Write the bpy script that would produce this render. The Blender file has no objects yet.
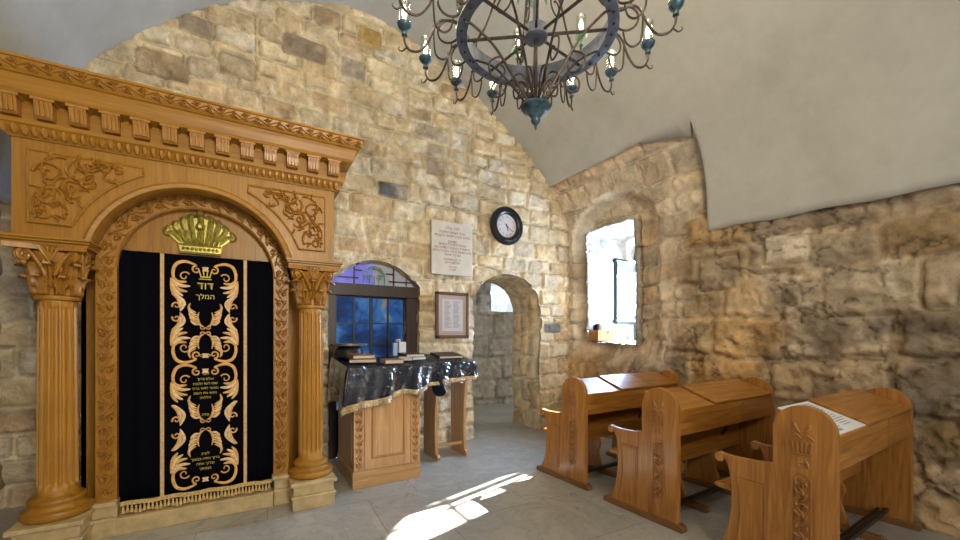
import bpy, math, random
import numpy as np
from mathutils import Vector, Matrix
PI = math.pi
R = math.radians
S = bpy.context.scene
COL = S.collection
SUN_E, SKY_E, BULB_E, REAR_E, WARM_FILL_E, WIN_E, PASS_E, EXPO = 120, 3.5, 2.4, 82, 118, 340, 12, 0.0

# ------------------------------------------------------------------ materials
def newmat(name):
    m = bpy.data.materials.new(name); m.use_nodes = True
    nt = m.node_tree; b = nt.nodes['Principled BSDF']
    return m, nt, b
def N(nt, t, **k):
    n = nt.nodes.new(t)
    for a, v in k.items():
        if a in n.inputs: n.inputs[a].default_value = v
        else: setattr(n, a, v)
    return n
def L(nt, a, b): nt.links.new(a, b)
def ramp(nt, fac, stops):
    r = nt.nodes.new('ShaderNodeValToRGB'); e = r.color_ramp.elements
    while len(e) < len(stops): e.new(0.5)
    for i, (p, c) in enumerate(stops):
        e[i].position = p; e[i].color = (*c, 1)
    L(nt, fac, r.inputs[0]); return r
def coords(nt, scale=(1, 1, 1), rot=(0, 0, 0)):
    tc = N(nt, 'ShaderNodeTexCoord'); mp = N(nt, 'ShaderNodeMapping')
    mp.inputs['Scale'].default_value = scale; mp.inputs['Rotation'].default_value = rot
    L(nt, tc.outputs['Object'], mp.inputs[0]); return mp.outputs[0]
def noise(nt, vec, scale, detail=4, rough=.55, dist=0):
    n = N(nt, 'ShaderNodeTexNoise'); n.inputs['Scale'].default_value = scale
    n.inputs['Detail'].default_value = detail; n.inputs['Roughness'].default_value = rough
    n.inputs['Distortion'].default_value = dist
    L(nt, vec, n.inputs['Vector']); return n
def bump(nt, b, h, strength=.3, dist=.01):
    u = N(nt, 'ShaderNodeBump'); u.inputs['Strength'].default_value = strength
    u.inputs['Distance'].default_value = dist
    L(nt, h, u.inputs['Height']); L(nt, u.outputs[0], b.inputs['Normal'])
def flat(name, col, rough=.5, metal=0, spec=.5, coat=0, var=0, vscale=8):
    m, nt, b = newmat(name)
    b.inputs['Base Color'].default_value = (*col, 1)
    b.inputs['Roughness'].default_value = rough; b.inputs['Metallic'].default_value = metal
    b.inputs['Specular IOR Level'].default_value = spec; b.inputs['Coat Weight'].default_value = coat
    if var:
        n = noise(nt, coords(nt), vscale, 5)
        lo = tuple(max(0, c * (1 - var)) for c in col); hi = tuple(min(1, c * (1 + var)) for c in col)
        r = ramp(nt, n.outputs[0], [(.3, lo), (.7, hi)]); L(nt, r.outputs[0], b.inputs['Base Color'])
    return m
def wood(name, axis, dark, mid, light, rough=.38, coat=.15):
    m, nt, b = newmat(name)
    sc = [14, 14, 14]; sc[axis] = 1.0
    v = coords(nt, sc)
    n1 = noise(nt, v, 1.6, 7, .62, 1.3)
    sc2 = [90, 90, 90]; sc2[axis] = 3.0
    n2 = noise(nt, coords(nt, sc2), 1.0, 3, .6)
    r = ramp(nt, n1.outputs[0], [(.28, dark), (.5, mid), (.74, light)])
    r2 = ramp(nt, n2.outputs[0], [(.35, (.80, .78, .74)), (.62, (1, 1, 1))])
    mx = N(nt, 'ShaderNodeMix', data_type='RGBA', blend_type='MULTIPLY'); mx.inputs[0].default_value = .6
    L(nt, r.outputs[0], mx.inputs[6]); L(nt, r2.outputs[0], mx.inputs[7])
    L(nt, mx.outputs[2], b.inputs['Base Color'])
    b.inputs['Roughness'].default_value = rough; b.inputs['Coat Weight'].default_value = coat
    b.inputs['Coat Roughness'].default_value = .22
    bump(nt, b, n2.outputs[0], .12, .002)
    return m
AD, AM, AL = (.26, .110, .008), (.37, .168, .012), (.45, .225, .022)
PD, PM, PL = (.20, .075, .014), (.37, .155, .032), (.50, .24, .058)
M = {}
M['ark_x'] = wood('honey oak along x', 0, AD, AM, AL, .42, .04)
M['ark_z'] = wood('honey oak upright', 2, AD, AM, AL, .42, .04)
M['ark_plain'] = flat('turned honey oak', (.43, .205, .028), .38, coat=.1, var=.12, vscale=5)
M['ark_carve'] = wood('carved honey oak', 2, (.31, .135, .017), (.40, .185, .027), (.47, .235, .042), .38)
M['pew_x'] = wood('pew oak along x', 0, PD, (.40, .165, .028), (.52, .25, .05), .36, .2)
M['pew_y'] = wood('pew oak along y', 1, PD, PM, PL, .3, .3)
M['pew_z'] = wood('pew oak upright', 2, PD, PM, PL, .3, .3)
M['pew_dark'] = wood('darker pew foot oak', 1, (.10, .045, .016), (.20, .09, .03), (.30, .14, .05), .35)  # darker oak used for the pew feet
M['pew_carve'] = wood('carved pew oak', 2, (.22, .085, .022), (.33, .145, .04), (.43, .21, .065), .4)
M['desk_z'] = wood('pale oak upright', 2, (.42, .22, .085), (.56, .32, .14), (.66, .42, .20))
M['desk_x'] = wood('pale oak along x', 0, (.42, .22, .085), (.56, .32, .14), (.66, .42, .20))
M['dark_wood'] = wood('dark stained door wood', 2, (.020, .010, .007), (.038, .018, .012), (.06, .03, .02), .45)
M['frame_wood'] = wood('walnut picture frame', 2, (.09, .045, .02), (.15, .08, .04), (.22, .12, .06))
M['brass'] = flat('pale gold crown', (.44, .38, .10), .38, .75, var=.3, vscale=30)
M['velvet'] = flat('black velvet', (.003, .003, .006), .95, spec=.05)
M['navy'] = flat('navy velvet', (.006, .012, .028), .8, spec=.2)
M['gold_thread'] = flat('gold embroidery', (.74, .42, .13), .6, var=.25, vscale=60)
M['stripe'] = flat('gold ribbon', (.66, .42, .20), .6, var=.2, vscale=60)
M['gold_pale'] = flat('pale gold embroidery', (.80, .58, .38), .6, var=.2, vscale=60)
M['gold_letter'] = flat('gold lettering', (.72, .58, .12), .5)
M['gold_braid'] = flat('gold braid trim', (.62, .43, .17), .6, var=.45, vscale=90)
M['silver_braid'] = flat('hem braid', (.60, .44, .22), .55, var=.6, vscale=55)
M['sandstone'] = flat('yellow marble', (.52, .39, .20), .45, var=.22, vscale=12)
M['iron'] = flat('dark bronze iron', (.075, .055, .045), .45, .6, var=.4, vscale=40)
M['ring_iron'] = flat('grey blue painted iron', (.13, .15, .20), .42, .45, var=.35, vscale=14)
M['patina'] = flat('blue green patina', (.05, .10, .14), .4, .4, var=.6, vscale=30)
M['green_patina'] = flat('green patina', (.16, .30, .22), .5, .2, var=.5, vscale=30)
M['black_metal'] = flat('black painted metal', (.012, .012, .013), .35)
M['blue_frame'] = flat('blue grey painted steel', (.008, .028, .045), .5)
M['clock_black'] = flat('black clock rim', (.010, .012, .014), .3)
M['clock_face'] = flat('clock face', (.62, .58, .60), .4)
M['paper'] = flat('white paper', (.75, .76, .80), .5)
M['paper_ink'] = flat('printed ink', (.30, .32, .42), .6)
M['red_ink'] = flat('red engraved lettering', (.27, .05, .03), .6)
M['plaque'] = flat('cream marble plaque', (.66, .60, .51), .35, var=.07, vscale=6)
M['leather'] = flat('brown leather', (.24, .085, .035), .35, var=.35, vscale=25)
M['leather_dark'] = flat('dark leather', (.045, .025, .02), .3, var=.3, vscale=25)
M['pages'] = flat('book pages', (.66, .60, .48), .7)
M['silver'] = flat('silver metal', (.55, .56, .58), .25, .9)
M['blue_wax'] = flat('light blue plastic', (.35, .55, .85), .4)
M['pinkish'] = flat('pinkish card', (.60, .48, .48), .6)
M['yellow'] = flat('yellow board', (.75, .62, .30), .6)
M['box_wood'] = flat('orange wooden crate', (.42, .20, .06), .6, var=.3)

def mat_emit(name, col, st, base=(.8, .8, .8)):
    m, nt, b = newmat(name)
    b.inputs['Base Color'].default_value = (*base, 1)
    b.inputs['Emission Color'].default_value = (*col, 1); b.inputs['Emission Strength'].default_value = st
    return m
M['bulb'] = mat_emit('lit bulb', (1, .96, .78), 4)

def mat_clear(name, tint=(1, 1, 1), rough=.03, lo=.03, hi=.6, blend=.25, wr=0):
    m = bpy.data.materials.new(name); m.use_nodes = True; nt = m.node_tree; nt.nodes.clear()
    o = N(nt, 'ShaderNodeOutputMaterial'); mx = N(nt, 'ShaderNodeMixShader')
    t = N(nt, 'ShaderNodeBsdfTransparent'); t.inputs[0].default_value = (*tint, 1)
    g = N(nt, 'ShaderNodeBsdfGlossy'); g.inputs['Roughness'].default_value = rough
    lw = N(nt, 'ShaderNodeLayerWeight'); lw.inputs[0].default_value = blend
    mr = N(nt, 'ShaderNodeMapRange'); mr.inputs[3].default_value = lo; mr.inputs[4].default_value = hi
    L(nt, lw.outputs['Fresnel'], mr.inputs[0]); L(nt, mr.outputs[0], mx.inputs[0])
    L(nt, t.outputs[0], mx.inputs[1]); L(nt, g.outputs[0], mx.inputs[2]); L(nt, mx.outputs[0], o.inputs[0])
    if wr:
        n = noise(nt, coords(nt), 11, 3, .5, 1.6); u = N(nt, 'ShaderNodeBump')
        u.inputs['Strength'].default_value = wr; u.inputs['Distance'].default_value = .03
        L(nt, n.outputs[0], u.inputs['Height']); L(nt, u.outputs[0], g.inputs['Normal']); L(nt, u.outputs[0], lw.inputs['Normal'])
    return m
M['glass'] = mat_clear('clear glass')
M['lamp_glass'] = mat_clear('lamp chimney glass', (.95, .98, .92), .08, .10, .55, .3)
M['plastic'] = mat_clear('clear plastic sheet', (.97, .97, .98), .09, .03, .75, .25, wr=1.0)

def mat_stone():
    m, nt, b = newmat('stone masonry')
    at = N(nt, 'ShaderNodeAttribute'); at.attribute_name = 'Col'
    v = coords(nt)
    n1 = noise(nt, v, 9, 8, .65, .4); n2 = noise(nt, v, 45, 6, .7); n3 = noise(nt, v, 2.2, 5, .6, .6)
    r1 = ramp(nt, n1.outputs[0], [(.25, (.74, .72, .69)), (.5, (1, 1, 1)), (.75, (1.15, 1.14, 1.12))])
    r2 = ramp(nt, n2.outputs[0], [(.28, (.70, .68, .65)), (.46, (1, 1, 1)), (.8, (1.08, 1.08, 1.08))])
    r3 = ramp(nt, n3.outputs[0], [(.3, (.88, .84, .80)), (.6, (1.05, 1.05, 1.05))])
    cur = at.outputs['Color']
    for r in (r1, r2, r3):
        mx = N(nt, 'ShaderNodeMix', data_type='RGBA', blend_type='MULTIPLY'); mx.inputs[0].default_value = 1
        L(nt, cur, mx.inputs[6]); L(nt, r.outputs[0], mx.inputs[7]); cur = mx.outputs[2]
    L(nt, cur, b.inputs['Base Color'])
    b.inputs['Roughness'].default_value = .92; b.inputs['Specular IOR Level'].default_value = .2
    ad = N(nt, 'ShaderNodeMath', operation='ADD'); L(nt, n1.outputs[0], ad.inputs[0])
    ml = N(nt, 'ShaderNodeMath', operation='MULTIPLY'); ml.inputs[1].default_value = .45
    L(nt, n2.outputs[0], ml.inputs[0]); L(nt, ml.outputs[0], ad.inputs[1])
    bump(nt, b, ad.outputs[0], .9, .03)
    return m
M['stone'] = mat_stone()

def mat_plaster():
    m, nt, b = newmat('old lime plaster')
    v = coords(nt)
    n1 = noise(nt, v, .8, 6, .6, .5); n2 = noise(nt, v, 5, 7, .7, .3)
    r1 = ramp(nt, n1.outputs[0], [(.3, (.43, .425, .38)), (.5, (.49, .485, .45)), (.7, (.52, .51, .48))])
    r2 = ramp(nt, n2.outputs[0], [(.3, (.90, .90, .88)), (.65, (1.02, 1.02, 1.02))])
    mx = N(nt, 'ShaderNodeMix', data_type='RGBA', blend_type='MULTIPLY'); mx.inputs[0].default_value = 1
    L(nt, r1.outputs[0], mx.inputs[6]); L(nt, r2.outputs[0], mx.inputs[7]); L(nt, mx.outputs[2], b.inputs['Base Color'])
    b.inputs['Roughness'].default_value = .8
    bump(nt, b, n2.outputs[0], .12, .01)
    return m
M['plaster'] = mat_plaster()

def mat_floor():
    m, nt, b = newmat('grey marble floor slabs')
    v = coords(nt)
    br = N(nt, 'ShaderNodeTexBrick'); L(nt, coords(nt, (1, 1, 1), (0, 0, R(2))), br.inputs['Vector'])
    br.offset = .37; br.inputs['Scale'].default_value = 1
    br.inputs['Brick Width'].default_value = 1.25; br.inputs['Row Height'].default_value = .72
    br.inputs['Mortar Size'].default_value = .004; br.inputs['Mortar Smooth'].default_value = .3
    br.inputs['Color1'].default_value = (.36, .35, .325, 1); br.inputs['Color2'].default_value = (.41, .40, .375, 1)
    br.inputs['Mortar'].default_value = (.22, .21, .195, 1)
    n1 = noise(nt, v, 1.6, 8, .65, 2.2); n2 = noise(nt, v, 7, 7, .65, 1.5)
    r1 = ramp(nt, n1.outputs[0], [(.30, (.70, .70, .70)), (.46, (1, 1, 1)), (.5, (.86, .85, .84)), (.54, (1.05, 1.04, 1.02)), (.75, (1.15, 1.13, 1.10))])
    r2 = ramp(nt, n2.outputs[0], [(.3, (.86, .86, .85)), (.6, (1.04, 1.04, 1.04))])
    cur = br.outputs['Color']
    for r in (r1, r2):
        mx = N(nt, 'ShaderNodeMix', data_type='RGBA', blend_type='MULTIPLY'); mx.inputs[0].default_value = 1
        L(nt, cur, mx.inputs[6]); L(nt, r.outputs[0], mx.inputs[7]); cur = mx.outputs[2]
    L(nt, cur, b.inputs['Base Color'])
    rr = ramp(nt, n2.outputs[0], [(.3, (.26, .26, .26)), (.7, (.42, .42, .42))]); L(nt, rr.outputs[0], b.inputs['Roughness'])
    iv = N(nt, 'ShaderNodeMath', operation='SUBTRACT'); iv.inputs[0].default_value = 1; L(nt, br.outputs['Fac'], iv.inputs[1])
    bump(nt, b, iv.outputs[0], .4, .004)
    return m
M['floor'] = mat_floor()

def mat_pane(name, base, stops, st, rough=.08, scale=3.0):
    m, nt, b = newmat(name)
    n = noise(nt, coords(nt, (1, 1, 1)), scale, 4, .6, 1.0)
    r = ramp(nt, n.outputs[0], stops)
    b.inputs['Base Color'].default_value = (*base, 1); b.inputs['Roughness'].default_value = rough
    L(nt, r.outputs[0], b.inputs['Emission Color']); b.inputs['Emission Strength'].default_value = st
    return m
M['blue_pane'] = mat_pane('glowing blue glass', (.01, .02, .05), [(.32, (.004, .012, .035)), (.45, (.010, .045, .16)), (.54, (.03, .12, .34)), (.62, (.07, .20, .42)), (.66, (.34, .20, .08)), (.72, (.05, .07, .12))], .8, scale=2.2)  # warm room reflections painted into the blue glow
M['violet_pane'] = mat_pane('backlit violet glass', (.05, .05, .2), [(.3, (.14, .14, .62)), (.7, (.34, .30, .80))], .75)
M['grey_pane'] = mat_pane('frosted grey glass', (.25, .25, .27), [(.3, (.16, .16, .18)), (.7, (.34, .33, .34))], .6)
M['white_pane'] = mat_pane('bright obscured glass', (.5, .6, .7), [(.35, (.20, .30, .42)), (.5, (.55, .68, .85)), (.62, (.95, 1.0, 1.0))], .9, scale=16)

# ------------------------------------------------------------------ mesh builder
class MB:
    def __init__(s): s.v = []; s.f = []
    def add(s, vs, fs):
        o = len(s.v); s.v += [tuple(p) for p in vs]; s.f += [tuple(i + o for i in f) for f in fs]; return s
    def box(s, x0, x1, y0, y1, z0, z1):
        return s.add([(x0, y0, z0), (x1, y0, z0), (x1, y1, z0), (x0, y1, z0), (x0, y0, z1), (x1, y0, z1), (x1, y1, z1), (x0, y1, z1)],
                     [(0, 3, 2, 1), (4, 5, 6, 7), (0, 1, 5, 4), (1, 2, 6, 5), (2, 3, 7, 6), (3, 0, 4, 7)])
    def prism(s, poly, axis, a, b):
        def P(p, t):
            return {0: (t, p[0], p[1]), 1: (p[0], t, p[1]), 2: (p[0], p[1], t)}[axis]
        n = len(poly)
        return s.add([P(p, a) for p in poly] + [P(p, b) for p in poly],
                     [tuple(range(n))[::-1], tuple(range(n, 2 * n))] + [(i, (i + 1) % n, n + (i + 1) % n, n + i) for i in range(n)])
    def lathe(s, prof, seg=24, c=(0, 0, 0), rf=None):
        vs = []; fs = []; n = len(prof)
        for j, (r, z) in enumerate(prof):
            for i in range(seg):
                a = 2 * PI * i / seg; rr = r if rf is None else rf(r, a, z)
                vs.append((c[0] + rr * math.cos(a), c[1] + rr * math.sin(a), c[2] + z))
        for j in range(n - 1):
            for i in range(seg):
                k = (i + 1) % seg; fs.append((j * seg + i, j * seg + k, (j + 1) * seg + k, (j + 1) * seg + i))
        fs.append(tuple(range(seg))[::-1]); fs.append(tuple((n - 1) * seg + i for i in range(seg)))
        return s.add(vs, fs)
    def tube(s, pts, r, seg=6, rend=None, closed=False):
        P = [Vector(p) for p in pts]; n = len(P); vs = []; fs = []
        t0 = (P[1] - P[0]).normalized(); up = Vector((0, 0, 1)) if abs(t0.z) < .9 else Vector((1, 0, 0))
        nrm = t0.cross(up).normalized()
        for i in range(n):
            if closed: t = (P[(i + 1) % n] - P[i - 1]).normalized()
            else: t = (P[min(i + 1, n - 1)] - P[max(i - 1, 0)]).normalized()
            nrm = (nrm - t * nrm.dot(t))
            if nrm.length < 1e-6: nrm = t.orthogonal()
            nrm.normalize(); bn = t.cross(nrm)
            rr = r if rend is None else r + (rend - r) * i / (n - 1)
            for k in range(seg):
                a = 2 * PI * k / seg; vs.append(P[i] + (nrm * math.cos(a) + bn * math.sin(a)) * rr)
        m = n if closed else n - 1
        for i in range(m):
            for k in range(seg):
                q = (k + 1) % seg; j = (i + 1) % n
                fs.append((i * seg + k, i * seg + q, j * seg + q, j * seg + k))
        if not closed:
            fs.append(tuple(range(seg))[::-1]); fs.append(tuple((n - 1) * seg + k for k in range(seg)))
        return s.add(vs, fs)
    def stroke(s, pts, ws, h, to3d):
        """domed tapering ribbon; pts in the panel's own plane, to3d(u, v, height) -> xyz"""
        n = len(pts); vs = []; fs = []
        for i in range(n):
            a = pts[max(i - 1, 0)]; b = pts[min(i + 1, n - 1)]
            dx, dy = b[0] - a[0], b[1] - a[1]; l = math.hypot(dx, dy) or 1; nx, ny = -dy / l, dx / l
            w = ws[i] if hasattr(ws, '__len__') else ws
            k = min(1, w / (max(ws) if hasattr(ws, '__len__') else w) + .25)
            for q, hh in ((-1, 0), (-.55, .8), (0, 1), (.55, .8), (1, 0)):
                vs.append(to3d(pts[i][0] + nx * w * .5 * q, pts[i][1] + ny * w * .5 * q, hh * h * k))
        for i in range(n - 1):
            for q in range(4): fs.append((i * 5 + q, i * 5 + q + 1, i * 5 + q + 6, i * 5 + q + 5))
        fs.append((4, 3, 2, 1, 0)); o = (n - 1) * 5; fs.append((o, o + 1, o + 2, o + 3, o + 4))
        for i in range(n - 1): fs.append((i * 5, i * 5 + 5, i * 5 + 9, i * 5 + 4))
        return s.add(vs, fs)
    def grid(s, nu, nv, fn, wrap=False):
        vs = [fn(i / (nu - 1), j / (nv - 1)) for j in range(nv) for i in range(nu)]
        fs = [(j * nu + i, j * nu + i + 1, (j + 1) * nu + i + 1, (j + 1) * nu + i) for j in range(nv - 1) for i in range(nu - 1)]
        return s.add(vs, fs)
    def build(s, name, mat, parent=None, smooth=False, bevel=0, solid=0, solid_off=0, loc=None, rotz=None, angle=35):
        me = bpy.data.meshes.new(name); me.from_pydata(s.v, [], s.f); me.validate(); me.update()
        import bmesh
        bm = bmesh.new(); bm.from_mesh(me); bmesh.ops.recalc_face_normals(bm, faces=bm.faces); bm.to_mesh(me); bm.free()
        o = bpy.data.objects.new(name, me); COL.objects.link(o); me.materials.append(M[mat] if isinstance(mat, str) else mat)
        if smooth:
            me.polygons.foreach_set('use_smooth', [True] * len(me.polygons))
            try: me.set_sharp_from_angle(angle=R(angle))
            except Exception: pass
        if bevel:
            b = o.modifiers.new('b', 'BEVEL'); b.width = bevel; b.segments = 2; b.limit_method = 'ANGLE'; b.angle_limit = R(40)
        if solid:
            q = o.modifiers.new('s', 'SOLIDIFY'); q.thickness = solid; q.offset = solid_off
        if parent: o.parent = parent
        if loc is not None: o.location = loc
        if rotz is not None: o.rotation_euler = (0, 0, rotz)
        return o
def empty(name, loc=(0, 0, 0), rz=0):
    o = bpy.data.objects.new(name, None); o.empty_display_size = .1; COL.objects.link(o)
    o.location = loc; o.rotation_euler = (0, 0, rz); return o
def tag(o, label, cat, group=None, kind=None):
    o['label'] = label; o['category'] = cat
    if group: o['group'] = group
    if kind: o['kind'] = kind
    return o
def struct(o, label=None):
    o['kind'] = 'structure'
    if label: o['label'] = label
    return o
def cat_rom(P, n=6, closed=False):
    out = []; m = len(P); D = len(P[0])
    rng = range(m) if closed else range(m - 1)
    g = (lambda i: P[i % m]) if closed else (lambda i: P[max(0, min(m - 1, i))])
    for i in rng:
        a, b, c, d = g(i - 1), g(i), g(i + 1), g(i + 2)
        for k in range(n):
            t = k / n
            out.append(tuple(.5 * (2 * b[q] + (c[q] - a[q]) * t + (2 * a[q] - 5 * b[q] + 4 * c[q] - d[q]) * t * t + (3 * b[q] - a[q] - 3 * c[q] + d[q]) * t ** 3) for q in range(D)))
    if not closed: out.append(tuple(P[-1]))
    return out
def spiral(cx, cy, r0, r1, a0, turns, n=16):
    return [(cx + (r0 + (r1 - r0) * i / n) * math.cos(a0 + 2 * PI * turns * i / n), cy + (r0 + (r1 - r0) * i / n) * math.sin(a0 + 2 * PI * turns * i / n)) for i in range(n + 1)]
def leafw(n, w, tip=.12): return [w * (tip + (1 - tip) * math.sin(PI * min(1, (i + .6) / n)) ** .8) for i in range(n)]
def leaf(mb, to3d, x, y, ang, ln, w, curl, h):
    pts = []; px_, py_ = x, y; n = 7
    for i in range(n):
        pts.append((px_, py_)); a = ang + curl * i / n
        px_ += math.cos(a) * ln / (n - 1); py_ += math.sin(a) * ln / (n - 1)
    mb.stroke(pts, leafw(n, w), h, to3d)
def vine(mb, to3d, length, width, h, seed=1, pk=.95):
    """running scroll carving: s along, t across"""
    rn = random.Random(seed); p = width * pk; n = max(2, round(length / p)); p = length / n
    A = width * .20
    stem = [(i * p / 8, A * math.sin(PI * i / 8)) for i in range(n * 8 + 1)]
    mb.stroke(stem, width * .10, h * .8, to3d)
    for i in range(n):
        sgn = 1 if i % 2 == 0 else -1; cx = (i + .5) * p
        cy = -sgn * width * .14
        mb.stroke(spiral(cx, cy, width * .28, width * .06, (PI / 2 if sgn > 0 else -PI / 2), -sgn * 1.25, 18), [width * .12 - width * .05 * k / 18 for k in range(19)], h, to3d)
        for q in range(3):
            a = -sgn * (.35 + .5 * q) + rn.uniform(-.2, .2)
            leaf(mb, to3d, cx - p * .3 + q * p * .3, cy * .9, a, width * .40, width * .15, sgn * .9, h)
        leaf(mb, to3d, cx, A * sgn * .9, sgn * .9, width * .34, width * .16, -sgn * 1.3, h)
        leaf(mb, to3d, cx + p * .2, A * sgn * .7, sgn * 2.1, width * .30, width * .13, sgn * 1.2, h)

# ------------------------------------------------------------------ stone masonry
def vnoise(x, y, sc, seed):
    r = np.random.RandomState(seed).rand(64, 64)
    X = np.asarray(x) * sc; Y = np.asarray(y) * sc
    xi = np.floor(X).astype(int); yi = np.floor(Y).astype(int); fx = X - xi; fy = Y - yi
    fx = fx * fx * (3 - 2 * fx); fy = fy * fy * (3 - 2 * fy)
    a = r[xi % 64, yi % 64]; b = r[(xi + 1) % 64, yi % 64]; c = r[xi % 64, (yi + 1) % 64]; d = r[(xi + 1) % 64, (yi + 1) % 64]
    return (a * (1 - fx) + b * fx) * (1 - fy) + (c * (1 - fx) + d * fx) * fy - .5
def fbm(x, y, sc, seed, o=4):
    t = 0; a = 1.
    for i in range(o): t = t + a * vnoise(x, y, sc * 2 ** i, seed + i); a *= .5
    return t
def sst(a, b, x): t = np.clip((x - a) / (b - a), 0, 1); return t * t * (3 - 2 * t)
def masonry(u, v, seed, ch=(.19, .27), sw=(.24, .48), pal=None, mortar=(.60, .52, .40), amp=.022, rough=.012, u0=-6, u1=12, v0=-1, joint=.022, feats=(), warp=.05, crev=.45):
    rn = random.Random(seed)
    uw = u + warp * fbm(u, v, 1.7, seed + 50, 3) + .02 * fbm(u, v, 9, seed + 60, 2)
    vw = v + warp * fbm(u, v, 1.5, seed + 70, 3) + .02 * fbm(u, v, 9, seed + 80, 2)
    cs = [v0]
    while cs[-1] < 8: cs.append(cs[-1] + rn.uniform(*ch))
    cs = np.array(cs); ci = np.clip(np.searchsorted(cs, vw) - 1, 0, len(cs) - 2)
    dv = np.minimum(vw - cs[ci], cs[ci + 1] - vw)
    du = np.zeros_like(u); sid = np.zeros(u.shape, int)
    for k in np.unique(ci):
        js = [u0 - rn.random() * .4]
        hh = cs[k + 1] - cs[k]
        rk = random.Random(seed * 997 + int(k))
        while js[-1] < u1: js.append(js[-1] + rk.uniform(*sw) * (.7 + .6 * hh / ch[1]))
        js = np.array(js); mk = ci == k; uu = uw[mk]
        j = np.clip(np.searchsorted(js, uu) - 1, 0, len(js) - 2)
        du[mk] = np.minimum(uu - js[j], js[j + 1] - uu); sid[mk] = k * 1000 + j
    # feature stones: own outline and colour
    fcol = {}
    for n, (a, b, c, d, col) in enumerate(feats):
        mk = (u > a) & (u < b) & (v > c) & (v < d)
        du[mk] = np.minimum(u - a, b - u)[mk]; dv[mk] = np.minimum(v - c, d - v)[mk]; sid[mk] = 900000 + n; fcol[900000 + n] = col
    r = .045; d = np.minimum(du, dv)
    mk = (du < r) & (dv < r); d[mk] = r - np.hypot(r - du[mk], r - dv[mk])
    uniq, inv = np.unique(sid, return_inverse=True); inv = inv.reshape(u.shape)
    g = np.random.RandomState(seed + 5); T = g.rand(len(uniq), 6)
    d = d - T[inv, 0] * .012
    face = sst(0, joint, d - .003)
    fine = fbm(u, v, 14, seed + 9, 4); med = fbm(u, v, 4.5, seed + 19, 3)
    rid = .5 - np.abs(fbm(u, v, 6.5, seed + 29, 4)) * 1.6
    h = face * (amp * (.35 + .9 * T[inv, 1]) + (T[inv, 2] - .5) * .05 * (uw % .4) + rough * (.9 * med + .8 * rid)) + rough * .9 * fine
    gap = (1 - sst(.0, .011, np.abs(d - .008))) * sst(-.25, .25, fbm(u, v, 3.1, seed + 43, 3))
    h = h - .016 * gap
    pal = np.array(pal); pc = pal[(T[:, 3] * len(pal)).astype(int) % len(pal)] * (.84 + .32 * T[:, 4])[:, None]
    for i, s_ in enumerate(uniq):
        if s_ in fcol: pc[i] = fcol[s_]
    col = pc[inv]
    col = col * (1 + .35 * med + .25 * fine)[..., None]
    mo = np.array(mortar) * (1 + .25 * fine)[..., None]
    smear = np.clip(face * (1 - .55 * sst(.12, .38, fbm(u, v, 2.3, seed + 33, 4))), 0, 1)
    f = smear[..., None]; col = mo * (1 - f) + col * f
    col = col * (1 - crev * gap)[..., None]
    return h, np.clip(col, .01, 1)
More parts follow.
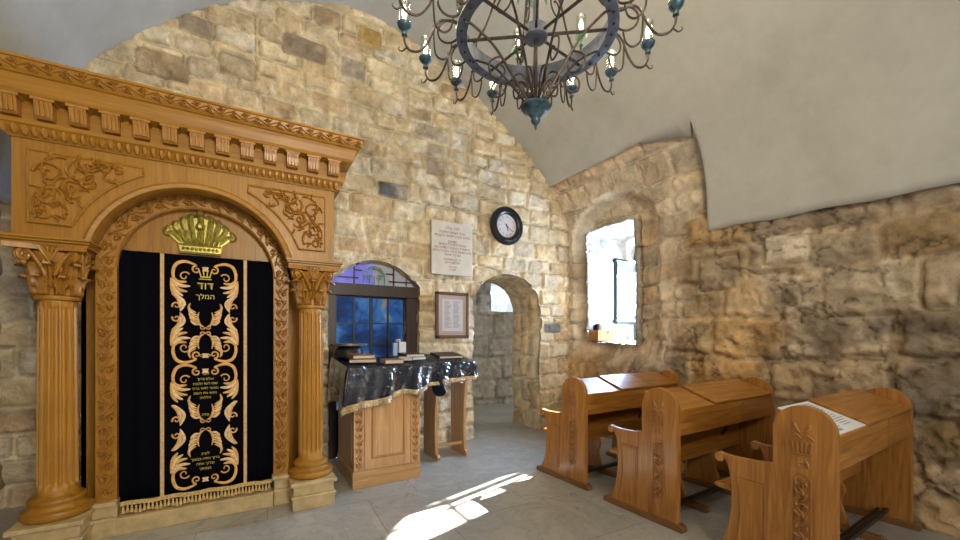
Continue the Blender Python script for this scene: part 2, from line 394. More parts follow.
def wall_mesh(name, U, V, pos, mas, openings=(), hadd=None, mat='stone', label=None):
    nu, nv = len(U), len(V); u, v = np.meshgrid(U, V); u = u.astype(float); v = v.astype(float)
    uc = (u[:-1, :-1] + u[1:, 1:]) / 2; vc = (v[:-1, :-1] + v[1:, 1:]) / 2
    keep = np.ones(uc.shape, bool); chains = []
    for fn, depth, nd, rmas in openings:
        ins = fn(uc, vc) < 0; keep &= ~ins
        P = np.zeros((nv + 1, nu + 1), bool); P[1:-1, 1:-1] = ins
        anyi = P[:-1, :-1] | P[1:, :-1] | P[:-1, 1:] | P[1:, 1:]
        Q = np.zeros((nv + 1, nu + 1), bool); Q[1:-1, 1:-1] = ~ins
        anyk = Q[:-1, :-1] | Q[1:, :-1] | Q[:-1, 1:] | Q[1:, 1:]
        bd = anyi & anyk
        for _ in range(4):
            e = 1e-3; f0 = fn(u[bd], v[bd]); gu = (fn(u[bd] + e, v[bd]) - f0) / e; gv = (fn(u[bd], v[bd] + e) - f0) / e
            g2 = np.maximum(gu * gu + gv * gv, .05); su = np.clip(f0 * gu / g2, -.02, .02); sv = np.clip(f0 * gv / g2, -.02, .02)
            u[bd] -= su; vv = v[bd] - sv; vv[v[bd] <= V[0] + 1e-6] = V[0]; v[bd] = vv
        chains.append((fn, depth, nd, ins, rmas or mas))
    h, col = mas(u, v)
    if hadd is not None: h = h + hadd(u, v)
    X, Y, Z = pos(u, v, h)
    vs = np.stack([X, Y, Z], -1).reshape(-1, 3).tolist(); cols = col.reshape(-1, 3).tolist()
    idx = np.arange(nu * nv).reshape(nv, nu)
    fs = []
    jj, ii = np.nonzero(keep)
    for j, i in zip(jj, ii): fs.append((idx[j, i], idx[j, i + 1], idx[j + 1, i + 1], idx[j + 1, i]))
    uf, vf = u.ravel(), v.ravel()
    for fn, depth, nd, ins, rmas in chains:
        adj = {}
        def ed(a, b): adj.setdefault(a, []).append(b); adj.setdefault(b, []).append(a)
        I2 = ins & ~False
        for j in range(ins.shape[0]):
            for i in np.nonzero(I2[j])[0]:
                if i > 0 and not ins[j, i - 1]: ed(idx[j, i], idx[j + 1, i])
                if i < ins.shape[1] - 1 and not ins[j, i + 1]: ed(idx[j, i + 1], idx[j + 1, i + 1])
                if j > 0 and not ins[j - 1, i]: ed(idx[j, i], idx[j, i + 1])
                if j < ins.shape[0] - 1 and not ins[j + 1, i]: ed(idx[j + 1, i], idx[j + 1, i + 1])
        ends = [a for a in adj if len(adj[a]) == 1]
        st = ends[0] if ends else next(iter(adj)); ch = [st]; prev = None; cur = st
        while True:
            nx = [b for b in adj[cur] if b != prev]
            if not nx: break
            prev, cur = cur, nx[0]
            if cur == st: ch.append(st); break
            ch.append(cur)
            if len(ch) > 5000: break
        cu = uf[ch]; cv = vf[ch]
        per = np.concatenate([[0], np.cumsum(np.hypot(np.diff(cu), np.diff(cv)))])
        e = 1e-3; f0 = fn(cu, cv); gu = (fn(cu + e, cv) - f0) / e; gv = (fn(cu, cv + e) - f0) / e; gl = np.hypot(gu, gv) + 1e-6; gu /= gl; gv /= gl
        prevrow = list(ch)
        for k in range(1, nd + 1):
            dd = depth * k / nd
            hh, cc = rmas(per + 3.3, np.full_like(per, dd + .37)); hh = hh * min(1, k / 2)
            X, Y, Z = pos(cu - gu * hh * .8, cv - gv * hh * .8, np.full_like(per, -dd))
            row = list(range(len(vs), len(vs) + len(ch)))
            vs += np.stack([X, Y, Z], -1).tolist(); cols += cc.tolist()
            for a in range(len(ch) - 1): fs.append((prevrow[a], prevrow[a + 1], row[a + 1], row[a]))
            prevrow = row
    me = bpy.data.meshes.new(name); me.from_pydata(vs, [], [tuple(int(q) for q in f) for f in fs]); me.update()
    at = me.color_attributes.new('Col', 'FLOAT_COLOR', 'POINT')
    arr = np.ones((len(vs), 4)); arr[:, :3] = np.array(cols); at.data.foreach_set('color', arr.ravel())
    me.polygons.foreach_set('use_smooth', [True] * len(me.polygons))
    o = bpy.data.objects.new(name, me); COL.objects.link(o); me.materials.append(M[mat]); struct(o, label); return o

CREAM = [(.72, .61, .44), (.76, .66, .50), (.68, .57, .41), (.79, .71, .57), (.71, .62, .49), (.66, .54, .38), (.74, .64, .47), (.62, .53, .42), (.74, .60, .42), (.70, .62, .52), (.76, .70, .60), (.56, .43, .30)]
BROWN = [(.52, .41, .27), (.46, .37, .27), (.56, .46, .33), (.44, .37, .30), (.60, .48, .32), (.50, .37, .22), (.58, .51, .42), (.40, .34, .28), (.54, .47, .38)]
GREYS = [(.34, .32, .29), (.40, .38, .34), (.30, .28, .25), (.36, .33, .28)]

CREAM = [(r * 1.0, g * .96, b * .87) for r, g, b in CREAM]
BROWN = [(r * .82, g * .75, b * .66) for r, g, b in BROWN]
# vault cross-section (x, z), right foot to left foot
PROF = [(4.49, 0.), (4.51, .6), (4.54, 1.3), (4.55, 2.06), (4.53, 2.7), (4.48, 3.23), (4.36, 3.58), (4.16, 3.87), (3.70, 4.34), (3.04, 4.80), (2.2, 5.25), (1.35, 5.50), (.6, 5.38), (-.365, 4.93), (-1.19, 4.19), (-1.42, 3.87), (-1.68, 3.4), (-1.82, 2.8), (-1.88, 2.), (-1.9, 1.), (-1.9, 0.)]
PS = cat_rom(PROF, 10)
RP = [p for p in PS[:90]]
rz = np.array([p[1] for p in RP]); rx = np.array([p[0] for p in RP])
def xwall(z): return np.interp(z, rz, rx)

# ---- back wall
YB = 4.95
def op_door(u, v):
    a = np.abs(u - 3.33 - .02 * np.sin(v * 5)) - .60
    t = ((u - 3.33) / .60) ** 2 + (np.maximum(v - 1.88, 0) / .50) ** 2
    return np.where(v > 1.88, (np.sqrt(t) - 1) * .5, a)
WX0, WX1 = .80, 1.93
def op_win(u, v):
    c = (u - 1.365) / .575
    top = 2.09 + .31 * (1 - c * c)
    return np.maximum(np.maximum(WX0 - u, u - WX1), (v - top) * .8)
FE = [(1.37, 1.80, 3.20, 3.42, (.13, .13, .135)), (.32, .80, 4.60, 4.86, (.33, .26, .19)), (-.28, .07, 4.18, 4.42, (.36, .27, .18)),
      (-.62, -.30, 4.50, 4.70, (.34, .28, .21)), (-.95, -.52, 3.98, 4.24, (.42, .31, .19)), (1.12, 1.45, 5.0, 5.25, (.55, .36, .12)), (3.99, 4.36, 1.50, 1.68, (.20, .19, .19)),
      (.93, 1.25, 4.55, 4.82, (.42, .36, .30)), (2.02, 2.32, 3.60, 3.82, (.46, .36, .26))]
def mas_back(u, v):
    return masonry(u, v, 11, (.19, .27), (.25, .46), CREAM, (.76, .65, .45), .036, .020, feats=FE, joint=.024, crev=.5)
U = np.arange(-1.92, 4.64, .0165); V = np.arange(0, 5.62, .0165)
wb = wall_mesh('wall_back', U, V, lambda u, v, h: (u, YB - h, v), mas_back, [(op_door, .72, 16, None), (op_win, .30, 8, None)], label='pale rough stone wall behind the ark')

# ---- right wall
def op_rw(u, v):   # u = Y
    top = 3.07 + .03 * np.sin((u - 3.6) * 3.4)
    return np.maximum(np.maximum(3.68 - u, u - 4.61), np.maximum(1.33 + .05 * (u - 3.68) - v, v - top))
def niche_f(u, v):
    t = np.sqrt(((u - 4.03) / .80) ** 2 + (np.maximum(v - 2.98, 0) / .50) ** 2)
    return np.where(v < 2.98, .8 - np.abs(u - 4.03), (1 - t) * .6)
def niche(u, v):
    f = niche_f(u, v)
    return -.21 * sst(0, .13, f) * sst(1.0, 1.30, v) * (.25 + .75 * sst(3.1, 3.7, u + .45 * np.maximum(0, v - 2.7)))
def mas_right(u, v):
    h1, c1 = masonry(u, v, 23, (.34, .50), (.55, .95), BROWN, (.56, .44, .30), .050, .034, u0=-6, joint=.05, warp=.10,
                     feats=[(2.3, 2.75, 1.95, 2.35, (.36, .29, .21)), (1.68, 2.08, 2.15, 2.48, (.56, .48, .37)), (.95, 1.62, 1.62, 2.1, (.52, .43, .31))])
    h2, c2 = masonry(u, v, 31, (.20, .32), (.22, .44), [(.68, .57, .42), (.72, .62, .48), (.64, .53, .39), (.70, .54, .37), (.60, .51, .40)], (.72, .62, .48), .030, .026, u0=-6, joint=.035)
    m = sst(2.85, 3.1, u + .25 * fbm(u, v, 2.5, 5, 3) + .35 * sst(2.4, 3.2, v)) * sst(1.0, 1.35, v + .2 * fbm(u, v, 3, 7, 3))
    blk = sst(.16, .34, fbm(u, v, 1.6, 91, 5)) * (1 - m) * sst(2.4, 1.9, v)
    org = sst(.1, .4, fbm(u, v, 1.3, 121, 4)) * (1 - m)
    c = c1 * (1 - m[..., None]) + c2 * m[..., None]
    c = c * (1 - .5 * blk[..., None]) ; c = c * (1 + org[..., None] * np.array([.10, -.02, -.20]))
    crack = np.abs(fbm(u, v, 2.2, 201, 5)); cr = (1 - sst(0, .035, crack)) * (1 - m)
    h = h1 * (1 - m) + h2 * m + (1 - m) * .045 * fbm(u, v, 1.4, 77, 3) + (1 - m) * .016 * fbm(u * .7, v * 1.4, 7, 78, 4) - .02 * cr
    crack2 = np.abs(fbm(u * .6, v * 1.5, 3.6, 311, 5)); cr2 = (1 - sst(0, .05, crack2)) * (1 - m) * sst(.0, .2, fbm(u, v, 1.1, 331, 3))
    pale = sst(.12, .32, fbm(u, v, 2.6, 351, 5)) * (1 - m)
    c = c * (1 - .5 * cr[..., None]) * (1 - .55 * cr2[..., None]) * (1 + .35 * pale[..., None] * np.array([.9, 1., 1.1]))
    h = h - .02 * cr2
    nf = niche_f(u, v); lit_spl = sst(-.02, .01, nf) * (1 - sst(.11, .15, nf)) * sst(2.6, 2.9, v) * sst(3.75, 4.0, u)
    c = c * (1 - lit_spl[..., None]) + lit_spl[..., None] * np.array([.86, .80, .70])  # pale plaster splay, with the window's glow put into its colour
    h = h - .16 * sst(2.70, 2.64, u) * (v > 2.80 - .042 * np.maximum(0, 2.6 - u))
    return h, np.clip(c, .01, 1)
def mas_pale(u, v): return masonry(u, v, 61, (.2, .3), (.25, .4), [(.46, .43, .37), (.52, .49, .43), (.40, .37, .31)], (.55, .52, .47), .02, .02, joint=.03)
U = np.concatenate([np.arange(-4, .3, .12), np.arange(.3, 5.02, .017)]); V = np.arange(0, 4.12, .017)
def rpos(u, v, h):
    x = xwall(v)
    return (x - h, u, v)
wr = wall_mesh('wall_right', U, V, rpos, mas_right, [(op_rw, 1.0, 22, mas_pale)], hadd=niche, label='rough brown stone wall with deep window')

# ---- left and rear walls, outside shell
def mas_coarse(u, v): return masonry(u, v, 41, (.24, .34), (.3, .6), BROWN, (.50, .42, .30), .03, .02)
wall_mesh('wall_left', np.arange(-4, 5.05, .06), np.arange(0, 3.3, .06), lambda u, v, h: (-1.84 + h, u, v), mas_coarse, label='brown stone side wall')
def op_rear(u, v): return np.maximum(np.abs(u - 1.3) - .9, np.maximum(.9 - v, v - 3.1))  # unseen opening added to let fill daylight in
wall_mesh('wall_rear', np.arange(-2.0, 4.7, .06), np.arange(0, 5.65, .06), lambda u, v, h: (u, -3.9 + h, v), mas_coarse, [(op_rear, .4, 6, None)], label='stone wall behind the viewer')

# ---- floor
f = MB().box(-2.3, 4.75, -4.1, 5.02, -.08, 0).build('floor', 'floor'); struct(f, 'worn grey marble slab floor')
f2 = MB().box(1.6, 6.6, 5.02, 8.2, -.08, 0).build('floor', 'floor'); struct(f2, 'floor slabs of the passage')

# ---- vaulted ceiling and plaster coming down the right wall
def pt_on(s):   # s in 0..1 along PS subset list
    return s
def ceil_rows():
    mb = MB(); n = len(PS); K = 18
    idx0 = min(range(n // 2), key=lambda i: abs(PS[i][1] - 3.88)); idx1 = max(i for i in range(n) if PS[i][1] > 2.55 and PS[i][0] < 0)
    zu = PS[idx0][1]
    ys = sorted(set([round(-4.0 + .15 * k, 3) for k in range(44)] + [2.57, 2.6] + [round(2.66 + .08 * k, 3) for k in range(30)] + [5.04]))
    vs = []; fs = []
    for y in ys:
        z0 = 2.645 - .042 * max(0, 2.6 - y) + .008 * math.sin(y * 9)
        P = [(float(xwall(z0 + (zu - z0) * k / K)), z0 + (zu - z0) * k / K) for k in range(K)] + PS[idx0:idx1 + 1]
        m = len(P)
        drop = .17 * max(0, 1 - max(0, y - 2.6) / .6) if y > 2.6 else 0
        for i, p in enumerate(P):
            a = P[max(i - 1, 0)]; b = P[min(i + 1, m - 1)]
            t = Vector((b[0] - a[0], b[1] - a[1])).normalized()
            d_ = .045 + .012 * float(fbm(np.array([y]), np.array([(i - K) * .08]), .9, 3, 3)[0])
            w_ = .03 * float(fbm(np.array([y]), np.array([.3]), 2.5, 8, 4)[0]) if (i == K and y > 2.6) else 0
            dz = drop if i == K else 0
            zz = p[1] + t.x * d_ + w_ - dz
            xx = (float(xwall(zz)) - d_ * .9) if dz else p[0] - t.y * d_
            vs.append((xx, y, zz))
    for j in range(len(ys) - 1):
        for i in range(m - 1):
            if i < K and ys[j] >= 2.6: continue
            fs.append((j * m + i, j * m + i + 1, (j + 1) * m + i + 1, (j + 1) * m + i))
    return mb.add(vs, fs)
c = ceil_rows().build('ceiling', 'plaster', smooth=True, solid=.05, solid_off=-1, angle=60); struct(c, 'smooth grey plastered barrel vault')

# ---- passage behind the doorway
def mas_pass(u, v): return masonry(u, v, 57, (.34, .5), (.4, .7), GREYS, (.26, .24, .21), .03, .03, joint=.04)
def op_pw(u, v): return np.maximum(np.abs(u - 4.95) - .45, np.maximum(2.0 - v, v - 2.85))
wall_mesh('wall_passage', np.arange(1.7, 6.5, .03), np.arange(0, 3.3, .03), lambda u, v, h: (u, 7.35 - h, v), mas_pass, [(op_pw, .25, 4, None)], label='dark stone wall of the passage')
wall_mesh('wall_passage_side', np.arange(5.0, 7.6, .08), np.arange(0, 3.3, .08), lambda u, v, h: (1.75 + h, u, v), mas_pass)
wall_mesh('wall_passage_side', np.arange(5.6, 7.6, .08), np.arange(0, 3.3, .08), lambda u, v, h: (6.35 - h, u, v), mas_pass)
struct(MB().box(1.6, 6.6, 4.98 + .02, 7.7, 3.2, 3.3).build('ceiling', 'plaster'), 'passage ceiling')
wpn = MB().box(4.4, 5.5, 7.52, 7.54, 1.95, 2.9).build('window_3', 'white_pane'); struct(wpn, 'small bright window in the passage')
# wall filling between the passage and the outside
struct(MB().box(4.62, 6.5, 5.3, 5.42, 0, 3.3).build('wall_passage_front', 'plaster'))

# ---- window behind the reading desk
win = struct(empty('window_1', (0, 0, 0)), 'dark framed blue glass window with leaded fan light')
YW = 5.02
fr = MB(); fr.box(.76, .90, YW - .03, YW + .10, 0, 2.10); fr.box(1.775, 1.97, YW - .03, YW + .10, 0, 2.10); fr.box(.76, 1.97, YW - .05, YW + .10, 1.955, 2.10)
fr.build('window_frame', 'dark_wood', win, bevel=.006)
MB().box(.90, 1.775, YW + .02, YW + .07, 0, .55).build('lower_panel', 'navy', win)
mu = MB()
for x in (.905, 1.12, 1.335, 1.55, 1.765): mu.box(x - (.018 if x == 1.335 else .009), x + (.018 if x == 1.335 else .009), YW + .03, YW + .06, .55, 1.96)
for z in (.56, .83, 1.10, 1.36, 1.62, 1.945): mu.box(.90, 1.775, YW + .033, YW + .057, z - .008, z + .008)
mu.build('glazing_bar', 'black_metal', win)
MB().box(.90, 1.775, YW + .065, YW + .075, .5, 1.97).build('blue_glass', 'blue_pane', win)
def lun(x0, x1, n=14):
    pts = [(x0, 2.10)]; 
    for i in range(n + 1):
        x = x0 + (x1 - x0) * i / n; pts.append((x, max(2.11, 2.11 + .31 * (1 - ((x - 1.365) / .585) ** 2))))
    pts.append((x1, 2.10)); return pts
MB().prism(lun(.78, 1.36), 1, YW + .04, YW + .05).build('fan_light_glass', 'violet_pane', win)
MB().prism(lun(1.36, 1.95), 1, YW + .04, YW + .05).build('fan_light_glass', 'grey_pane', win)
ld = MB()
for x in (1.12, 1.62): ld.box(x - .007, x + .007, YW + .01, YW + .04, 2.10, 2.10 + .31 * (1 - ((x - 1.365) / .585) ** 2))
ld.box(.82, 1.17, YW + .01, YW + .04, 2.175, 2.19); ld.box(1.56, 1.9, YW + .01, YW + .04, 2.155, 2.17); ld.box(1.12, 1.22, YW + .01, YW + .04, 2.27, 2.285); ld.box(1.52, 1.62, YW + .01, YW + .04, 2.25, 2.265)
ld.tube([(x, YW + .02, 2.10 + .29 * (1 - ((x - 1.365) / .58) ** 2)) for x in np.linspace(.82, 1.91, 20)], .008, 5)
ld.build('lead_strip', 'black_metal', win)
hs = MB()
for r_ in (.13, .105): hs.tube([(1.365 + r_ * math.cos(a), YW - .0, 2.20 + r_ * math.sin(a)) for a in np.linspace(0, PI, 16)], .009, 6)
for x in (-.13, -.06, .0, .06, .13): hs.tube([(1.365 + x, YW, 2.11), (1.365 + x, YW, 2.22)], .008, 6)
for x in (-.06, .06): hs.tube([(1.365 + x + .028 * math.cos(a), YW - .01, 2.20 + .028 * math.sin(a)) for a in np.linspace(0, 2 * PI, 12)], .008, 5)
hs.build('ornament', 'green_patina', win)
struct(MB().box(.6, 2.1, 5.26, 5.28, 0, 2.6).build('wall_backing', 'plaster'))

# ---- deep window in the right wall
w2 = struct(empty('window_2', (5.62, 4.05, 1.36)), 'arched steel window deep in the right wall')
def local(o, p): return tuple(a - b for a, b in zip(p, o))
wf = MB()
def archpts(y0, y1, zs, n=14): 
    c_, r_ = (y0 + y1) / 2, (y1 - y0) / 2
    return [(c_ + r_ * math.cos(a), zs + r_ * 1.15 * math.sin(a)) for a in np.linspace(0, PI, n)]
O2 = (5.62, 4.05, 1.36)
ap = archpts(3.68, 4.52, 2.70)
path = [(0, 3.68, 1.42)] + [(0, y, z) for y, z in ap[::-1]] + [(0, 4.52, 1.42)]
wf.tube([local((0, 4.05, 1.36), p) for p in path] , .034, 4, closed=True)
wf.tube([local((0, 4.05, 1.36), p) for p in ((0, 3.70, 2.70), (0, 4.50, 2.70))], .028, 4)
wf.tube([local((0, 4.05, 1.36), p) for p in ((0, 3.70, 1.68), (0, 4.50, 1.68))], .018, 4)
wf.tube([local((0, 4.05, 1.36), p) for p in ((0, 4.26, 1.42), (0, 4.26, 3.1))], .024, 4)
wf.build('window_frame', 'blue_frame', w2)
cs = MB()
def bar(mb, a, b, w, d=None):
    a, b = Vector(a), Vector(b); t = (b - a).normalized(); mb.tube([a - t * w, b + t * w], w * 1.2, 4)
ca = [(4.86, 4.27, 1.69), (5.55, 4.34, 1.69), (5.55, 4.34, 2.62), (4.86, 4.27, 2.62)]
for k in range(4): bar(cs, local(O2, ca[k]), local(O2, ca[(k + 1) % 4]), .034)
cas = cs.build('open_casement', 'blue_frame', w2)
gp = MB().add([local(O2, p) for p in ca], [(0, 1, 2, 3)]); gp.build('pane', 'glass', cas, solid=.004)
# outer face of the wall with the arched hole
ow = MB()
outer = [(3.2, .9), (4.9, .9), (4.9, 3.6), (3.2, 3.6)]
inner = [(3.68, 1.40)] + [(4.52, 1.40)] + archpts(3.68, 4.52, 2.70)
# build as strips: left, right, below, above columns
ow.box(5.62, 5.72, 3.0, 3.68, .9, 3.7); ow.box(5.62, 5.72, 4.52, 5.0, .9, 3.7); ow.box(5.62, 5.72, 3.68, 4.52, .9, 1.40)
for a, b in zip(inner[2:], inner[3:]):
    ow.add([(5.62, a[0], a[1]), (5.62, b[0], b[1]), (5.62, b[0], 3.7), (5.62, a[0], 3.7), (5.72, a[0], a[1]), (5.72, b[0], b[1]), (5.72, b[0], 3.7), (5.72, a[0], 3.7)],
           [(0, 1, 2, 3), (4, 7, 6, 5), (0, 4, 5, 1), (1, 5, 6, 2), (2, 6, 7, 3), (3, 7, 4, 0)])
struct(ow.build('wall_outer', flat('pale outer stone', (.62, .56, .46), .9, var=.2)), 'outer face of the right wall')

# ================================================================== the ark
CX = -.33; AY = 3.68
ark = tag(empty('torah_ark', (CX, 4.1, 0)), 'large carved honey oak cabinet with fluted columns, arch and dentil cornice on yellow marble plinths', 'ark')
AO = (CX, 4.1, 0)
def A(mb, name, mat, parent=ark, **k):      # builds at world coordinates, parented to the ark
    mb.v = [(p[0] - AO[0], p[1] - AO[1], p[2] - AO[2]) for p in mb.v]
    return mb.build(name, mat, parent, **k)
HW = .975
def arcpts(r, z0, n, a0=0, a1=PI): return [(CX + r * math.cos(a), z0 + r * math.sin(a)) for a in np.linspace(a0, a1, n)]
# frieze board with arched cut
Rf, Zf = .633, 1.94
a_s = math.asin((2.10 - Zf) / Rf)
arc = arcpts(Rf, Zf, 40, a_s, PI - a_s)
fb = MB(); n = len(arc)
for (x0, z0), (x1, z1) in zip(arc, arc[1:]):
    fb.add([(x0, AY, z0), (x1, AY, z1), (x1, AY, 2.74), (x0, AY, 2.74), (x0, AY + .2, z0), (x1, AY + .2, z1), (x1, AY + .2, 2.74), (x0, AY + .2, 2.74)],
           [(0, 1, 2, 3), (4, 7, 6, 5), (0, 4, 5, 1)])
fb.box(CX - HW, arc[-1][0], AY, AY + .2, 2.10, 2.74); fb.box(arc[0][0], CX + HW, AY, AY + .2, 2.10, 2.74)
fb.box(CX - HW, CX - HW + .03, AY + .19, 4.62, 2.10, 2.74); fb.box(CX + HW - .03, CX + HW, AY + .19, 4.62, 2.10, 2.74)
fb.box(CX - HW, CX + HW, 4.0, 4.62, 2.10, 2.13)
for sx in (-1, 1):
    q0, q1 = sorted((CX + sx * .77, CX + sx * .80)); fb.box(q0, q1, 4.24, 4.62, 0, 2.11)
A(fb, 'frieze_board', 'ark_z')
am = MB()
prof = [(.022, -.004), (.03, -.018), (.012, -.03), (-.012, -.026), (-.02, -.008), (-.02, .06), (.0, .19)]
vs = []; fs = []; arc2 = arcpts(Rf, Zf, 44, a_s - .02, PI - a_s + .02); np_ = len(prof)
for i in range(44):
    a = (a_s - .02) + (PI - 2 * a_s + .04) * i / 43
    for o_, y_ in prof: vs.append((CX + (Rf + o_) * math.cos(a), AY + y_, Zf + (Rf + o_) * math.sin(a)))
for i in range(43):
    for k in range(np_ - 1): fs.append((i * np_ + k, i * np_ + k + 1, (i + 1) * np_ + k + 1, (i + 1) * np_ + k))
am.add(vs, fs); A(am, 'arch_molding', 'ark_x', smooth=True)
# carved arch band and jambs
RI, RO, ZC, YJ = .512, .632, 1.96, 3.885
cb = MB(); vs = []; fs = []
for i in range(41):
    a = PI * i / 40
    for r_, y_ in ((RO, YJ), (RI + .012, YJ), (RI, YJ + .012), (RI, YJ + .10)): vs.append((CX + r_ * math.cos(a), y_, ZC + r_ * math.sin(a)))
for i in range(40):
    for k in range(3): fs.append((i * 4 + k, i * 4 + k + 1, i * 4 + k + 5, i * 4 + k + 4))
cb.add(vs, fs); band = A(cb, 'arch_band', 'ark_carve')
vb = MB(); RM = (RI + RO) / 2 + .004
vine(vb, lambda s, t, h: (CX - (RM + t) * math.cos(s / RM), YJ - h, ZC + (RM + t) * math.sin(s / RM)), PI * RM, .118, .018, 3, pk=.8)
A(vb, 'carved_vine', 'ark_carve', band, smooth=True)
for sx in (-1, 1):
    jb = MB(); x0, x1 = sorted((CX + sx * RI, CX + sx * RO)); jb.box(x0, x1, YJ, YJ + .36, .255, ZC + .15 * 0)
    jo = A(jb, 'door_jamb', 'ark_z', bevel=.004)
    vb = MB(); xm = (x0 + x1) / 2
    vine(vb, lambda s, t, h, xm=xm, sx=sx: (xm + t * sx, YJ - h, .28 + s), ZC - .28, .110, .017, 5, pk=.8)
    A(vb, 'carved_vine', 'ark_carve', jo, smooth=True)
    sp = MB(); x0, x1 = sorted((CX + sx * RO, CX + sx * .80)); sp.box(x0, x1, 4.24, 4.26, .0, 2.12); A(sp, 'side_panel', 'ark_z')
ty = MB(); ty.box(CX - .64, CX + .64, 3.975, 4.0, .2, 2.62); A(ty, 'tympanum', 'ark_z')
# cornice
def loft(prof, z_or=None):
    mb = MB(); vs = []; fs = []; n = len(prof)
    for o_, z in prof:
        vs += [(CX - HW - o_, 4.62, z), (CX - HW - o_, AY - o_, z), (CX + HW + o_, AY - o_, z), (CX + HW + o_, 4.62, z)]
    for i in range(n - 1):
        for k in range(3): fs.append((i * 4 + k, i * 4 + k + 1, (i + 1) * 4 + k + 1, (i + 1) * 4 + k))
    fs.append(tuple((n - 1) * 4 + k for k in range(4)))
    return mb.add(vs, fs)
co = A(loft([(-.02, 2.72), (.012, 2.725), (.018, 2.74), (.05, 2.79), (.062, 2.80), (.062, 2.825), (.045, 2.83), (.045, 2.945), (.13, 2.955), (.14, 2.975), (.155, 3.03), (.165, 3.055), (.178, 3.06), (.195, 3.085), (.205, 3.13), (.215, 3.135), (.215, 3.15)]), 'cornice', 'ark_x')
eg = MB()
k = 0; x = CX - HW - .02
while x < CX + HW + .03:
    eg.add(*[(lambda vv: (vv, [(j * 6 + i, j * 6 + (i + 1) % 6, (j + 1) * 6 + (i + 1) % 6, (j + 1) * 6 + i) for j in range(3) for i in range(6)]))(
        [(x + .019 * math.sin(PI * (j + .5) / 4) * math.cos(2 * PI * i / 6), AY - .036 - .015 * j / 3 + .020 * math.sin(PI * (j + .5) / 4) * math.sin(2 * PI * i / 6), 2.735 + .055 * j / 3) for j in range(4) for i in range(6)])][0])
    x += .046
yy = AY
while yy < 4.55:
    eg.box(CX + HW + .02, CX + HW + .05, yy - .015, yy + .015, 2.74, 2.79); yy += .046
A(eg, 'egg_and_dart', 'ark_carve', co, smooth=True)
cv = MB(); LC = 2 * (HW + .19)
vine(cv, lambda s, t, h: (CX - HW - .19 + s, AY - .194 - h * .9 - (t + .03) * .25, 3.098 + t), LC, .068, .014, 9, pk=1.1)
A(cv, 'carved_cresting', 'ark_carve', co, smooth=True)
def bracket(parent, xm, side=0):
    b = MB()
    poly = [(0, 2.835), (.045, 2.835), (.06, 2.85), (.066, 2.87), (.07, 2.90), (.078, 2.925), (.082, 2.945), (0, 2.945)]
    w = .042
    if side == 0:
        b.prism([(AY - .045 - p[0], p[1]) for p in poly], 0, xm - w, xm + w)
        b.box(xm - w - .012, xm + w + .012, AY - .045 - .088, AY - .045, 2.935, 2.952)
        for q in (-.022, .0, .022): b.tube([(xm + q, AY - .045 - .062, 2.845), (xm + q, AY - .045 - .072, 2.90), (xm + q, AY - .045 - .082, 2.93)], .009, 5)
    else:
        b.prism([(CX + HW + .045 + p[0], p[1]) for p in poly], 1, xm - w, xm + w)
    return A(b, 'bracket', 'ark_carve', co)
for i in range(13): bracket(co, CX - .955 + i * 1.91 / 12)
for y_ in (3.80, 3.96, 4.12, 4.28, 4.44): bracket(co, y_, 1)
# spandrel panels
def spandrel(sx):
    R2 = .735; zt, zb = 2.655, 2.19; xo = .90
    a0 = math.asin((zb - Zf) / R2); xz = math.sqrt(max(0, R2 * R2 - (2.60 - Zf) ** 2))
    pts = [(xo, zt), (xz, zt)]
    a1 = math.atan2(2.60 - Zf, xz)
    pts += [(R2 * math.cos(a), Zf + R2 * math.sin(a)) for a in np.linspace(a1, a0, 12)]
    pts += [(xo, zb)]
    P = [(CX + sx * p[0], p[1]) for p in pts]
    pn = MB().prism(P, 1, AY - .008, AY + .01); o = A(pn, 'spandrel_panel', 'ark_z')
    rim = MB(); rim.tube([(p[0], AY - .010, p[1]) for p in P], .009, 6, closed=True); A(rim, 'rim_molding', 'ark_x', o, smooth=True)
    cvb = MB(); T = lambda s, t, h: (CX + sx * s, AY - .008 - h, t); h = .024
    rn = random.Random(4)
    def sp(cx, cz, r, a0, tn): cvb.stroke(spiral(cx, cz, r, r * .2, a0, tn, 18), [.021 - .010 * k / 18 for k in range(19)], h, T)
    sp(.80, 2.52, .075, 0, 1.3); sp(.80, 2.36, .075, PI, -1.3); sp(.66, 2.55, .065, PI * .3, -1.2); sp(.83, 2.245, .045, 0, 1.2); sp(.53, 2.60, .035, 1, 1.1); sp(.70, 2.44, .05, 2, -1.2); sp(.60, 2.585, .03, 1, 1.1)
    cvb.stroke(cat_rom([(.86, 2.22), (.87, 2.36), (.80, 2.44), (.74, 2.50), (.66, 2.48), (.58, 2.60), (.45, 2.62)], 5), .013, h, T)
    for i in range(70):
        for _ in range(30):
            x = rn.uniform(.42, .87); z = rn.uniform(2.21, 2.63)
            if math.hypot(x, z - Zf) > R2 + .035: break
        leaf(cvb, T, x, z, rn.uniform(0, 6.28), .058, .018, rn.choice((-1.6, 1.6)), h)
    A(cvb, 'carved_scroll', 'ark_carve', o, smooth=True)
spandrel(-1); spandrel(1)
# shelf blocks over the capitals
for sx in (-1, 1):
    sh = MB(); cxx = CX + sx * .807
    x0, x1 = cxx - .215 + (.02 if sx > 0 else 0), cxx + .215 - (.02 if sx < 0 else 0)
    for o_, z0, z1 in ((0, 2.05, 2.07), (.02, 2.07, 2.085), (.035, 2.085, 2.105)): sh.box(x0 - o_ * .6, x1 + o_ * .6, 3.665 - o_, 4.0, z0, z1)
    A(sh, 'impost_shelf', 'ark_x', bevel=.003)
